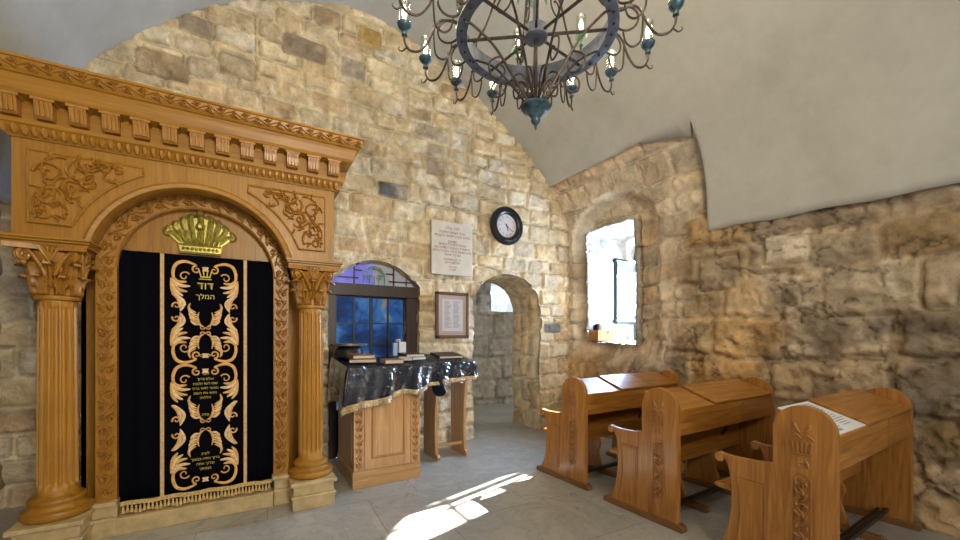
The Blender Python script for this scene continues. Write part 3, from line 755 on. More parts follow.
# columns
def column(sx):
    cx, cy = CX + sx * .807, 3.83
    NF = 16
    def rf(r, a, z):
        ph = (a * NF / (2 * PI)) % 1.0
        e = min(1, max(0, (z - .43) / .03)) * min(1, max(0, (1.67 - z) / .03))
        g = math.sin(PI * ph); g = max(0, (g - .26) / .74) ** .38
        return r - .021 * g * e
    zs = [.395, .42, .435, .45, .46] + list(np.linspace(.47, 1.63, 10)) + [1.64, 1.65, 1.66, 1.68, 1.70]
    sh = MB().lathe([(.101 - .007 * (max(0, z - .4) / 1.3) ** 1.5, z) for z in zs], NF * 12, (cx, cy, 0), rf)
    col = A(sh, 'column', 'ark_plain', smooth=True, angle=50)
    b = MB().lathe([(.165, .235), (.178, .25), (.182, .27), (.176, .29), (.155, .298), (.143, .31), (.136, .33), (.140, .338), (.146, .352), (.138, .368), (.120, .376), (.110, .385), (.103, .40)], 40, (cx, cy, 0))
    A(b, 'column_base', 'ark_x', col, smooth=True, angle=50)
    cp = MB().lathe([(.100, 1.695), (.116, 1.70), (.120, 1.712), (.116, 1.725), (.100, 1.73), (.104, 1.80), (.116, 1.88), (.135, 1.96), (.155, 2.01)], 32, (cx, cy, 0))
    # abacus with hollow sides
    ab = []
    for q in range(4):
        for t in np.linspace(-1, 1, 7)[:-1]:
            rr = .155 + .045 * t * t; a = q * PI / 2 + t * PI / 4
            ab.append((cx + rr / math.cos(t * PI / 4) * math.cos(a) * .98, cy + rr / math.cos(t * PI / 4) * math.sin(a) * .98))
    cp.prism(ab, 2, 2.02, 2.052)
    cap = A(cp, 'capital', 'ark_carve', col, smooth=True)
    lf = MB()
    def acan(a, z0, ht, w, r0, out):
        n, m = 9, 7; vs = []
        for i in range(n):
            t = i / (n - 1); z = z0 + ht * (math.sin(t * 1.75) / math.sin(1.57) if t < .9 else .985 - (t - .9) * 1.2)
            rr = r0 + .012 + out * t ** 3 + .02 * t
            ww = w * (.75 + .5 * math.sin(PI * t * .8)) * (1 if t < .85 else .6)
            for k in range(m):
                s_ = (k / (m - 1) - .5) * 2
                rad = rr + .010 * math.cos(s_ * 3 * PI) - .012 * s_ * s_
                aa = a + s_ * ww * (1 + .14 * math.cos(i * 2.6 * PI / 2)) / rad
                vs.append((cx + rad * math.cos(aa), cy + rad * math.sin(aa), z))
        lf.add(vs, [(i * m + k, i * m + k + 1, (i + 1) * m + k + 1, (i + 1) * m + k) for i in range(n - 1) for k in range(m - 1)])
    for q in range(8): acan(q * PI / 4 + PI / 8, 1.73, .13, .034, .100, .040)
    for q in range(8): acan(q * PI / 4, 1.78, .165, .034, .108, .058)
    A(lf, 'acanthus_leaf', 'ark_carve', cap, smooth=True, solid=.008)
    vo = MB()
    for q in range(4):
        a = q * PI / 2 + PI / 4
        for sd in (-1, 1):
            pts = []
            for i in range(22):
                t = i / 21; an = PI * .5 - t * 2 * PI * 1.35; rr = .038 * (1 - .8 * t)
                ox, oz = .178 + rr * math.cos(an), 1.982 + rr * math.sin(an)
                pts.append((cx + ox * math.cos(a) - sd * (.014 + .0 * t) * math.sin(a), cy + ox * math.sin(a) + sd * .014 * math.cos(a), oz))
            st = [(cx + r_ * math.cos(a + sd * d_), cy + r_ * math.sin(a + sd * d_), z_) for r_, d_, z_ in ((.13, .62, 1.86), (.145, .45, 1.93), (.16, .25, 1.99), (.17, .13, 2.015))]
            vo.tube(cat_rom(st, 4)[:-1] + pts, .0115, 6)
        b_ = q * PI / 2
        for k_ in range(5):
            t_ = (k_ - 2) * .1
            vo.tube([(cx + .135 * math.cos(b_), cy + .135 * math.sin(b_), 1.95), (cx + .165 * math.cos(b_ + t_ * 1.6), cy + .165 * math.sin(b_ + t_ * 1.6), 2.045)], .010, 5)
    A(vo, 'volute', 'ark_carve', cap, smooth=True)
    pd = MB()
    x0, x1 = cx - .165, cx + .165
    pd.box(x0, x1, 3.635, 4.0, 0, .10); pd.box(x0 - .012, x1 + .012, 3.622, 4.0, .10, .122); pd.box(x0 + .006, x1 - .006, 3.64, 4.0, .122, .205); pd.box(x0 - .018, x1 + .018, 3.612, 4.0, .205, .236)
    ix0, ix1 = sorted((CX + sx * .505, cx - sx * .15))
    pd.box(ix0 + .01, ix1, 3.85, 4.0, 0, .115); pd.box(ix0 + .003, ix1, 3.835, 4.0, .115, .14); pd.box(ix0 + .012, ix1, 3.855, 4.0, .14, .225); pd.box(ix0 - .005, ix1, 3.828, 4.0, .225, .256)
    A(pd, 'column_pedestal', 'sandstone', bevel=.006)
column(-1); column(1)
th = MB().box(CX - .51, CX + .51, 3.845, 4.0, 0, .125); A(th, 'threshold', 'sandstone', bevel=.006)
A(MB().box(CX - .51, CX + .51, 3.965, 4.0, .12, .3), 'dark_backing', 'black_metal')  # solid black board behind the fringe
# crown
cr = MB(); T = lambda s, t, h: (CX + s - .01, 3.972 - h, 2.12 + t)
cr.prism([(CX - .01 + x, 2.12 + z) for x, z in ((-.13, 0), (.13, 0), (.145, .075), (.20, .13), (.205, .20), (.13, .27), (0, .30), (-.13, .27), (-.205, .20), (-.20, .13), (-.145, .075))], 1, 3.950, 3.975)
cr.prism([(CX - .01 + x, 2.12 + z) for x, z in ((-.135, 0), (.135, 0), (.145, .07), (-.145, .07))], 1, 3.940, 3.955)
for z in (.008, .068): cr.tube([(CX - .15, 3.938, 2.12 + z), (CX + .13, 3.938, 2.12 + z)], .008, 6)
for i in range(9): cr.lathe([(.004, -.013), (.014, 0), (.004, .013)], 8, (CX - .01 - .112 + i * .028, 3.938, 2.158))
for i in range(9):
    q = i - 4; x0 = q * .030; x1 = q * .050; hh = .335 - abs(q) ** 1.6 * .014
    k_ = .02 * (1 if q > 0 else -1 if q < 0 else 0)
    cr.stroke(cat_rom([(x0, .075), (x0 * 1.35 + k_ * .6, .15), (x1 + k_, hh - .05), (x1 + k_ * .3, hh - .012), (x1 - k_ * .9, hh - .03)], 5), [.030 + .034 * math.sin(PI * min(1, k / 18)) for k in range(21)], .045 - .004 * abs(q), T)
    if i < 8: cr.stroke(cat_rom([(x0 + .015, .075), (x0 * 1.2 + .017, .13), (x0 * 1.3 + .022, .18)], 4), [.016] * 9, .046, T)
cr.lathe([(.004, -.03), (.022, -.018), (.030, 0), (.022, .018), (.004, .03)], 10, (CX - .01, 3.93, 2.12 + .33))
cr.lathe([(.004, -.03), (.03, -.018), (.034, 0), (.03, .018), (.004, .03)], 10, (CX - .01, 3.925, 2.12 + .22))
A(cr, 'crown_emblem', 'brass', smooth=True)

# ------------------------------------------------------------------ the curtain
cur = tag(empty('ark_curtain', (CX, 3.95, 2.1)), 'black velvet curtain with gold embroidered centre strip hanging in the arch', 'curtain')
def C(mb, name, mat, **k):
    mb.v = [(p[0] - CX, p[1] - 3.95, p[2] - 2.1) for p in mb.v]; return mb.build(name, mat, cur, **k)
def cury(x): return 3.945 + .008 * math.sin(x * 55) * (1 if abs(x - CX) > .3 else .1) + .004 * math.sin(x * 23)
nx = 90
cm = MB().grid(nx, 12, lambda i, j: (CX - .52 + 1.04 * i, cury(CX - .52 + 1.04 * i), .215 + 1.89 * j))
C(cm, 'velvet_cloth', 'velvet', smooth=True, solid=.006, solid_off=0)
for x in (-.585, -.028): C(MB().box(x - .012, x + .012, 3.924, 3.934, .20, 2.10), 'gold_stripe', 'stripe')
hm = MB().grid(60, 3, lambda i, j: (CX - .5 + 1.0 * i, 3.915 + .004 * math.sin(i * 60), .188 + .03 * j + .004 * math.sin(i * 25))); C(hm, 'gold_hem', 'gold_braid', solid=.008)
XC = (-.585 - .028) / 2
em = MB(); ep = MB(); TY = 3.928
def EM(s, t, h): return (XC + s * .95, TY - h, t)
def motif(zc, hh, flip):
    """one framed medallion: half height hh around zc"""
    for sx in (-1, 1):
        for sz in (1, -1):
            T = lambda s, t, h: EM(sx * s, zc + sz * t, h)
            W = .205
            em.stroke(spiral(.062, hh - .065, .034, .006, PI / 2, -1.2, 14), [.016 - .008 * k / 14 for k in range(15)], .004, T)
            em.stroke(cat_rom([(.062, hh - .031), (.10, hh - .015), (.15, hh - .006), (.20, hh - .03), (.222, hh - .09), (.215, hh - .15), (.19, hh - .19)], 5), [.013 + .012 * math.sin(PI * k / 30) for k in range(31)], .004, T)
            em.stroke(spiral(.145, hh - .125, .040, .008, 2.6, -1.0, 12), [.012 - .004 * k / 12 for k in range(13)], .004, T)
            for q, (x, z, x2, z2) in enumerate(((.225, -.13, .13, -.165), (.225, -.15, .105, -.20), (.225, -.17, .125, -.245), (.232, -.16, .155, -.28), (.235, -.14, .19, -.30))):
                mb = em if q % 2 == 0 else ep
                mb.stroke(cat_rom([(x, hh + z), ((x + x2) / 2 + .012, hh + (z + z2) / 2 - .022), (x2, hh + z2)], 5), leafw(11, .026), .005, T)
            # outer wing leaves
            for q in range(4):
                mb = ep if q % 2 else em
                mb.stroke(cat_rom([(.232 - q * .006, hh * .36), (.19 - q * .014, hh * .26 - q * .01), (.175 - q * .018 + .03 * q * .6, hh * .10 - q * .012)], 5), leafw(11, .024), .005, T)
            em.stroke(spiral(.20, hh * .12, .030, .006, -.4, 1.1, 12), [.014 - .006 * k / 12 for k in range(13)], .004, T)
        # inner feathers springing from a heart
        for sz, c0 in (((1, .02), (-1, -.02)) if flip else ((1, -.34 * hh), (-1, -.38 * hh))):
            T = lambda s, t, h: EM(sx * s, zc + c0 + sz * t, h)
            k0 = hh * .40 if flip else hh * .46
            em.stroke(spiral(.022, k0 * .10, .020, .006, PI, 1.0 * 1, 10), .009, .004, T)
            em.stroke(cat_rom([(.010, k0 * .1), (.04, k0 * .22), (.055, k0 * .5), (.045, k0 * .75)], 5), leafw(16, .018), .004, T)
            for q in range(6):
                mb = em if q % 2 else ep
                f_ = q / 5
                mb.stroke(cat_rom([(.046 + .004 * q, k0 * (.22 + .10 * q)), (.075 + .008 * q, k0 * (.24 + .13 * q)), (.105 + .012 * math.sin(PI * f_), k0 * (.38 + .15 * q))], 5), leafw(11, .019), .005, T)
    for sz in (1, -1):
        gc = MB()
        for a, b in ((-.016, .0), (.016, 0), (-.016, -.028), (.016, -.028), (0, .0), (0, -.028)):
            gc.lathe([(.002, -.006), (.0085, 0), (.002, .006)], 6, (XC + a, TY, zc + sz * (hh - .045) + b * sz * .9))
        gc.box(XC - .018, XC + .018, TY, TY + .002, *sorted((zc + sz * (hh - .04), zc + sz * (hh - .075))))
        C(gc, 'grape_cluster', 'gold_pale', smooth=True)
motif(1.649, .408, False); motif(.735, .498, True)
C(em, 'gold_embroidery', 'gold_thread', smooth=True); C(ep, 'pale_embroidery', 'gold_pale', smooth=True)
tl = MB(); rn = random.Random(2)
for i in range(40):
    x = CX - .48 + i * .96 / 39
    tl.lathe([(.004, .19), (.007, .180), (.005, .172), (.008, .165), (.012, .138), (.003, .134)], 8, (x, 3.90, .006 * math.sin(i * 1.3)))
C(tl, 'tassel_fringe', 'gold_braid', smooth=True)

# ------------------------------------------------------------------ lettering
def text_mesh(name, s, size, mat, parent, mtx, ext=.0008, align='CENTER'):
    cu = bpy.data.curves.new(name, 'FONT'); cu.body = s[::-1]; cu.size = size; cu.align_x = align; cu.align_y = 'CENTER'; cu.extrude = ext; cu.resolution_u = 3
    t = bpy.data.objects.new(name, cu); COL.objects.link(t)
    dg = bpy.context.evaluated_depsgraph_get(); me = bpy.data.meshes.new_from_object(t.evaluated_get(dg)); me.name = name
    bpy.data.objects.remove(t); o = bpy.data.objects.new(name, me); COL.objects.link(o); me.materials.clear(); me.materials.append(M[mat])
    o.parent = parent; o.matrix_local = mtx; return o
def join_text(name, lines, mat, parent, base):     # lines: (string, size, x, z) on a plane facing -Y
    vs = []; fs = []
    for s, sz, x, z in lines:
        o = text_mesh('t', s, sz, mat, None, Matrix.Identity(4))
        k = len(vs)
        vs += [(base[0] + x + v.co.x, base[1] - v.co.z, base[2] + z + v.co.y) for v in o.data.vertices]
        fs += [tuple(i + k for i in p.vertices) for p in o.data.polygons]
        me = o.data; bpy.data.objects.remove(o); bpy.data.meshes.remove(me)
    mb = MB(); mb.add(vs, fs); return mb
def text_lines(lines, mat, parent, base, name='text_line', org=(0, 0, 0)):
    for l in lines:
        m_ = join_text('t', [l], mat, parent, base); m_.v = [(p[0] - org[0], p[1] - org[1], p[2] - org[2]) for p in m_.v]
        m_.build(name, mat, parent)
text_lines([('דוד', .085, XC, 1.862), ('המלך', .055, XC, 1.775), ('תהלים', .03, XC, 1.30),
                     ('לזכר', .026, XC, 1.15), ('עולם ברוך', .027, XC, 1.11), ('שמו לעד ולנצח', .027, XC, 1.072), ('מזמור לדוד ברכי', .027, XC, 1.034), ('נפשי את השם', .027, XC, .996), ('הללויה', .027, XC, .958), ('סלה', .028, XC, .82),
                     ('לע״נ', .03, XC, .505), ('ברוך אתה בבואך', .028, XC, .465), ('וברוך אתה', .028, XC, .425), ('בצאתך', .028, XC, .385)], 'gold_letter', cur, (0, TY - .002, 0), org=(CX, 3.95, 2.1))
ck = MB()
ck.stroke([(-.035, 1.935), (.035, 1.935)], .012, .004, EM)
for x in (-.035, -.012, .012, .035): ck.stroke([(x * .9, 1.935), (x * 1.25, 1.985)], .009, .004, EM)
ck.stroke([(-.045, 1.918), (.045, 1.918)], .008, .004, EM)
C(ck, 'embroidered_crown', 'gold_letter')

# ------------------------------------------------------------------ wall plaque, chart, clock
pl = tag(empty('wall_plaque', (2.378, 4.875, 2.64)), 'cream marble plaque with red Hebrew lines on the stone wall above the framed chart', 'plaque')
MB().box(-.305, .305, -.018, .022, -.355, .355).build('slab', 'plaque', pl, bevel=.004)
ls = [('לזכר עולם', .045, 0, .27), ('נבנה ושופץ המקום', .045, 0, .215), ('בסיוע הקרן לשימור מקומות', .042, 0, .165), ('קדושים', .042, 0, .09), ('וזאת לזכות כל הבאים', .042, 0, .05),
      ('להתפלל במקום הקדוש הזה', .042, 0, .005), ('תהא נפשם צרורה בצרור החיים', .040, 0, -.04), ('עם כל ישראל', .040, 0, -.085), ('יהי רצון שתתקבל', .034, 0, -.15), ('תפילתם לרצון', .034, 0, -.19), ('אמן סלה', .03, 0, -.25), ('תנצב״ה', .03, 0, -.285)]
ls = [(a_, b_ * 1.12, c_, d_) for a_, b_, c_, d_ in ls]
text_lines(ls, 'red_ink', pl, (0, -.018, 0))
fc = tag(empty('framed_chart', (2.385, 4.875, 1.745)), 'brown framed glazed text chart below the marble plaque', 'picture frame')
fm = MB()
for a, b, c_, d in ((-.245, -.205, -.31, .31), (.205, .245, -.31, .31), (-.245, .245, .27, .31), (-.245, .245, -.31, -.27)): fm.box(a, b, -.02, .03, c_, d)
fm.build('frame', 'frame_wood', fc, bevel=.006)
MB().box(-.21, .21, .0, .02, -.275, .275).build('mount', 'pinkish', fc)
MB().box(-.155, .155, -.003, .002, -.215, .215).build('printed_sheet', 'paper', fc)
pt = MB(); rn = random.Random(8)
for i in range(22):
    z = .18 - i * .0165
    for x0 in (-.12, .01):
        x1 = x0 + rn.uniform(.06, .11); pt.box(x0, x1, -.005, -.003, z, z + .006)
pt.build('printed_lines', 'paper_ink', fc)
MB().box(-.206, .206, -.010, -.008, -.271, .271).build('glass', 'glass', fc)
ckk = tag(empty('wall_clock', (3.265, 4.88, 3.075)), 'round black rimmed wall clock with pale face on the stone wall', 'clock')
def lathe_y(prof, seg, flip=1):
    m_ = MB().lathe(prof, seg); m_.v = [(p[0], -p[2], p[1]) for p in m_.v]; return m_
lathe_y([(.18, -.02), (.272, -.02), (.282, .0), (.278, .028), (.262, .042), (.24, .036), (.225, .046), (.20, .046), (.185, .03), (.172, .02), (.168, .01), (.168, -.01)], 48).build('rim', 'clock_black', ckk, smooth=True, angle=50)
lathe_y([(.002, -.01), (.172, -.01), (.172, .006), (.002, .007)], 40).build('face', 'clock_face', ckk)
tk = MB()
nums = ['12', '1', '2', '3', '4', '5', '6', '7', '8', '9', '10', '11']
text_lines([(nn[::-1], .036, .132 * math.sin(i * PI / 6), .132 * math.cos(i * PI / 6)) for i, nn in enumerate(nums)], 'black_metal', ckk, (0, -.009, 0), 'numeral')
def hand(a, l, w, y, nm):
    d = Vector((math.sin(a), 0, math.cos(a))); nn = Vector((d.z, 0, -d.x)); p0 = -d * .03; p1 = d * l
    q = [p0 - nn * w, p0 + nn * w, p1 + nn * w * .5, p1 - nn * w * .5]
    MB().add([(p.x, y, p.z) for p in q] + [(p.x, y - .002, p.z) for p in q], [(0, 1, 2, 3), (7, 6, 5, 4), (0, 4, 5, 1), (1, 5, 6, 2), (2, 6, 7, 3), (3, 7, 4, 0)]).build(nm, 'black_metal', ckk)
hand(R(165), .08, .007, -.012, 'hour_hand'); hand(R(128), .12, .005, -.015, 'minute_hand')
mbn = join_text('t', [('ירושלים'[::1],   .035, 0, -.225)], 'silver', ckk, (0, -.046, 0)); mbn.build('rim_lettering', 'silver', ckk)

# ------------------------------------------------------------------ reading desk
dk = tag(empty('reading_desk', (1.195, 4.25, 0)), 'pale oak reading desk with raised panel door and carved side strips beside the ark', 'desk')
D0 = (1.195, 4.25, 0)
def D(mb, name, mat, parent=dk, **k):
    mb.v = [(p[0] - D0[0], p[1] - D0[1], p[2]) for p in mb.v]; return mb.build(name, mat, parent, **k)
x0, x1, y0, y1 = .85, 1.54, 3.89, 4.66
D(MB().box(x0 + .012, x1 - .012, y0 + .012, y1, .15, 1.12), 'body', 'desk_z')
D(MB().box(x0, x1, y0, y1, .0, .085).box(x0, x1, y0, y1, .092, .16).box(x0 + .006, x1 - .006, y0 + .006, y1, .08, .1), 'plinth', 'desk_x', bevel=.005)
D(MB().add([(x0 - .04, y0 - .05, 1.10), (x1 + .10, y0 - .05, 1.10), (x1 + .10, y1, 1.10), (x0 - .04, y1, 1.10), (x0 - .04, y0 - .05, 1.145), (x1 + .10, y0 - .05, 1.145), (x1 + .10, y1, 1.205), (x0 - .04, y1, 1.205)],
           [(0, 3, 2, 1), (4, 5, 6, 7), (0, 1, 5, 4), (1, 2, 6, 5), (2, 3, 7, 6), (3, 0, 4, 7)]), 'desk_top', 'desk_x')
dr = MB()
dr.box(x0 + .115, x1 - .115, y0 - .002, y0 + .014, .17, 1.10)
door_ = D(dr, 'front_door', 'desk_z')
rp = MB(); a, b, c_, d = x0 + .185, x1 - .185, .27, 1.0
rp.add([(a, y0 - .003, c_), (b, y0 - .003, c_), (b, y0 - .003, d), (a, y0 - .003, d), (a + .03, y0 - .016, c_ + .03), (b - .03, y0 - .016, c_ + .03), (b - .03, y0 - .016, d - .03), (a + .03, y0 - .016, d - .03)],
       [(4, 5, 6, 7), (0, 1, 5, 4), (1, 2, 6, 5), (2, 3, 7, 6), (3, 0, 4, 7)])
D(rp, 'raised_panel', 'desk_z', door_)
gr = MB(); gr.tube([(a, y0 - .004, c_), (b, y0 - .004, c_), (b, y0 - .004, d), (a, y0 - .004, d)], .007, 5, closed=True); D(gr, 'panel_molding', 'pew_carve', door_)
for q, xm in enumerate((x0 + .06, x1 - .06)):
    s_ = D(MB().box(xm - .048, xm + .048, y0, y0 + .014, .165, 1.10), 'carved_stile', 'desk_z')
    vb = MB(); vine(vb, lambda s, t, h, xm=xm: (xm + t, y0 - h, .18 + s), .90, .08, .020, 12 + q, pk=.85); D(vb, 'carved_vine', 'desk_z', s_, smooth=True)
D(MB().box(x0 + .008, x0 + .014, y0 + .1, y1 - .1, .25, 1.0), 'side_panel', 'desk_z')

# cloth on the desk
CLO = (1.2, 4.2, 1.15)
def topz(y): return 1.155 + (y - 3.83) * .078
def desk_cloth(off=0, hemadd=0, wav=1.0, seed=0):
    xa, xb, ya, yb = .80 - off, 1.665 + off, 3.825 - off, 4.62
    mb = MB(); rnd = random.Random(seed)
    nxx, nyy = 70, 26
    def hemz(x):
        t = max(0, (x - .80) / .87)
        return .715 + .215 * min(1, t * 1.12) ** .8 + .02 * math.sin(x * 16 + seed) - hemadd
    # top sheet
    mb.grid(40, 16, lambda i, j: (xa + (xb - xa) * i, ya + (yb - ya) * j, topz(ya + (yb - ya) * j) + off + .004 * math.sin(i * 19 + j * 7) * wav))
    # front skirt
    def fr_(i, j):
        x = xa + (xb - xa) * i; t = 1 - j
        fold = (.040 * math.sin(x * 21 + 2 + seed) + .020 * math.sin(x * 47 + 1 + t * 3)) * max(0, t) ** .8 * wav
        z = topz(ya) + off - (topz(ya) - hemz(x)) * t
        return (x + (.05 * t if i > .97 else 0) - (.07 * t * (1 - i) ** 4), ya - .012 * min(1, t * 8) - .018 * t - fold, z)
    mb.grid(nxx, nyy, fr_)
    # left skirt
    def lf_(i, j):
        y = ya + (yb - ya) * i; t = 1 - j
        fold = .03 * math.sin(y * 18 + seed) * t * wav
        z = topz(y) + off - (topz(y) - (.72 + .08 * math.sin(i * 3))) * t
        return (xa - .012 * min(1, t * 8) - .05 * t * (1 - i) ** 2 - fold * (1 - (1 - i) ** 4), y - .03 * t * (1 - i) ** 3, z)
    mb.grid(30, 20, lf_)
    # right skirt, a swag whose corner hangs lower
    def rt_(i, j):
        y = ya + (yb - ya) * i; t = 1 - j
        drop = .33 * max(0, 1 - i) ** .6 + .05 if i < .5 else .2
        fold = .025 * math.sin(y * 20 + seed) * t * wav
        return (xb + .012 * min(1, t * 8) + .09 * t * (1 - i) + fold, y - .02 * t, topz(y) + off - drop * t * (.75 + .25 * math.sin(min(1, i * 3) * PI)))
    mb.grid(24, 16, rt_)
    return mb, (nxx, nyy, fr_, lf_, rt_, xa, xb, ya)
mb, info = desk_cloth()
cl = mb.build('desk_cloth', 'navy', smooth=True, solid=.004, solid_off=0, angle=80); tag(cl, 'navy velvet cloth with gold braid hem draped over the oak reading desk', 'tablecloth')
nxx, nyy, fr_, lf_, rt_, xa, xb, ya = info
hb = MB().grid(nxx, 4, lambda i, j: (lambda p: (p[0], p[1] - .004, p[2]))(fr_(i, j * .17)))
hb.grid(30, 4, lambda i, j: (lambda p: (p[0] - .004, p[1], p[2]))(lf_(i, j * .17)))
hb.grid(24, 4, lambda i, j: (lambda p: (p[0] + .004, p[1], p[2]))(rt_(i, j * .22)))
hb.build('hem_braid', 'silver_braid', cl, smooth=True, solid=.006, solid_off=0, angle=80)
mb, _ = desk_cloth(.016, .02, 1.0, 0)
mb.build('plastic_cover', 'plastic', cl, smooth=True, angle=80)['label'] = 'crinkled clear plastic sheet'

# ------------------------------------------------------------------ lectern on the right of the desk
lc = tag(empty('lectern', (2.11, 4.55, 0)), 'narrow oak lectern with two curved side boards and a stretcher by the doorway', 'lectern')
Lc = (2.11, 4.55, 0)
def LL(mb, name, mat, parent=lc, **k):
    mb.v = [(p[0] - Lc[0], p[1] - Lc[1], p[2]) for p in mb.v]; return mb.build(name, mat, parent, **k)
sidep = [(4.30, 0), (4.29, .035), (4.31, .06), (4.345, .07)] + cat_rom([(4.345, .07), (4.365, .3), (4.36, .55), (4.33, .8), (4.29, 1.10)], 5) + [(4.72, 1.16), (4.72, 0)]
for x in (1.905, 2.285): LL(MB().prism(sidep, 0, x, x + .035), 'side_board', 'desk_z', bevel=.003)
LL(MB().box(1.935, 2.29, 4.40, 4.44, .13, .165), 'stretcher', 'desk_x', bevel=.004)
LL(MB().add([(1.86, 4.24, 1.11), (2.36, 4.24, 1.11), (2.36, 4.74, 1.20), (1.86, 4.74, 1.20), (1.86, 4.24, 1.135), (2.36, 4.24, 1.135), (2.36, 4.74, 1.225), (1.86, 4.74, 1.225)],
            [(0, 3, 2, 1), (4, 5, 6, 7), (0, 1, 5, 4), (1, 2, 6, 5), (2, 3, 7, 6), (3, 0, 4, 7)]), 'sloping_top', 'desk_x')
def lz(y): return 1.142 + (y - 4.24) * .18
def lect_cloth(off, add, seed):
    xa, xb, ya, yb = 1.855 - off, 2.365 + off, 4.23 - off, 4.74
    mb = MB()
    mb.grid(20, 12, lambda i, j: (xa + (xb - xa) * i, ya + (yb - ya) * j, lz(ya + (yb - ya) * j) + off))
    def fr2(i, j):
        x = xa + (xb - xa) * i; t = 1 - j
        return (x, ya - .01 * min(1, t * 8) - .02 * t - .018 * math.sin(x * 30 + seed) * t, lz(ya) + off - (.235 - .04 * i + add) * t)
    def rt2(i, j):
        y = ya + (yb - ya) * i; t = 1 - j
        return (xb + .01 * min(1, t * 8) + .03 * t + .015 * math.sin(y * 25) * t, y - .03 * t, lz(y) + off - (.20 + add) * t)
    def lf2(i, j):
        y = ya + (yb - ya) * i; t = 1 - j
        return (xa - .01 * min(1, t * 8) - .02 * t, y, lz(y) + off - (.2 + add) * t)
    mb.grid(30, 12, fr2); mb.grid(16, 12, rt2); mb.grid(16, 12, lf2)
    return mb, fr2, rt2
mb, fr2, rt2 = lect_cloth(0, 0, 0)
cl2 = mb.build('lectern_cloth', 'navy', smooth=True, solid=.004, solid_off=0, angle=80); tag(cl2, 'small navy cloth with braid hem over the narrow lectern', 'tablecloth')
hb = MB().grid(30, 4, lambda i, j: (lambda p: (p[0], p[1] - .004, p[2]))(fr2(i, j * .22))); hb.grid(16, 4, lambda i, j: (lambda p: (p[0] + .004, p[1], p[2]))(rt2(i, j * .25)))
hb.build('hem_braid', 'silver_braid', cl2, smooth=True, solid=.006, solid_off=0, angle=80)
mb, *_ = lect_cloth(.014, .02, 0)
mb.build('plastic_cover', 'plastic', cl2, smooth=True, angle=80)['label'] = 'crinkled clear plastic sheet'

# ------------------------------------------------------------------ books and small things on the desks
def book(name, w, d, t, x, y, z, rz, cover, label, cat='book', group=None, tilt=.078):
    b = tag(empty(name, (x, y, z)), label, cat, group); b.rotation_euler = (math.atan(tilt) * math.cos(rz), 0, rz)
    c_ = MB(); c_.box(-w / 2, w / 2, -d / 2, d / 2, 0, .004); c_.box(-w / 2, w / 2, -d / 2, d / 2, t - .004, t); c_.box(-w / 2, -w / 2 + .005, -d / 2, d / 2, 0, t)
    c_.build('cover', cover, b, bevel=.0015)
    MB().box(-w / 2 + .005, w / 2 - .005, -d / 2 + .005, d / 2 - .005, .004, t - .004).build('page_block', 'pages', b)
    return b
def zt(y): return topz(y) + .026
book('prayer_book', .26, .19, .035, 1.00, 4.10, zt(4.10), R(-14), 'leather', 'lower brown leather book of the pile at the left of the desk')
book('prayer_book', .23, .17, .035, .98, 4.10, zt(4.10) + .039, R(8), 'leather', 'brown leather book on top of the pile at the left of the desk')
book('prayer_book', .20, .14, .04, 1.25, 3.94, zt(3.94), R(4), 'leather', 'thick brown leather book at the front edge of the desk')
book('prayer_book', .24, .19, .045, 1.60, 4.34, zt(4.34), R(12), 'leather_dark', 'dark covered book with cream pages at the right of the desk')
book('prayer_book', .13, .10, .03, 1.45, 4.12, zt(4.12), R(-8), 'pinkish', 'small pale booklet in the middle of the desk')
book('prayer_book', .20, .05, .03, 1.60, 4.13, zt(4.13), R(20), 'silver', 'small grey booklet in front of the dark covered book')
book('prayer_book', .34, .24, .03, 2.13, 4.52, lz(4.52) + .018, R(6), 'leather_dark', 'large dark book lying on the narrow lectern', tilt=.18)
lb_ = tag(empty('candle_lantern', (1.50, 4.50, zt(4.50))), 'white and light blue candle cup holder standing at the back of the desk', 'candle holder')
MB().box(-.065, -.015, -.03, .03, 0, .15).build('blue_cup', 'blue_wax', lb_, bevel=.006)
MB().box(.0, .085, -.035, .035, 0, .16).build('white_box', 'paper', lb_, bevel=.004)
MB().lathe([(.012, .15), (.03, .16), (.034, .18), (.02, .19), (.004, .195)], 12).build('brown_lid', 'pinkish', lb_, smooth=True)
tr = tag(empty('round_tray', (.93, 4.45, topz(4.45) + .030)), 'shallow silver round dish on a dark stand at the back left of the desk', 'tray')
MB().lathe([(.15, 0), (.16, .01), (.15, .06), (.13, .10), (.07, .125)], 24).build('stand', 'black_metal', tr, smooth=True)
MB().lathe([(.06, .110), (.15, .115), (.205, .125), (.21, .147), (.195, .15), (.14, .140), (.004, .137)], 32).build('dish', 'silver', tr, smooth=True, angle=60)
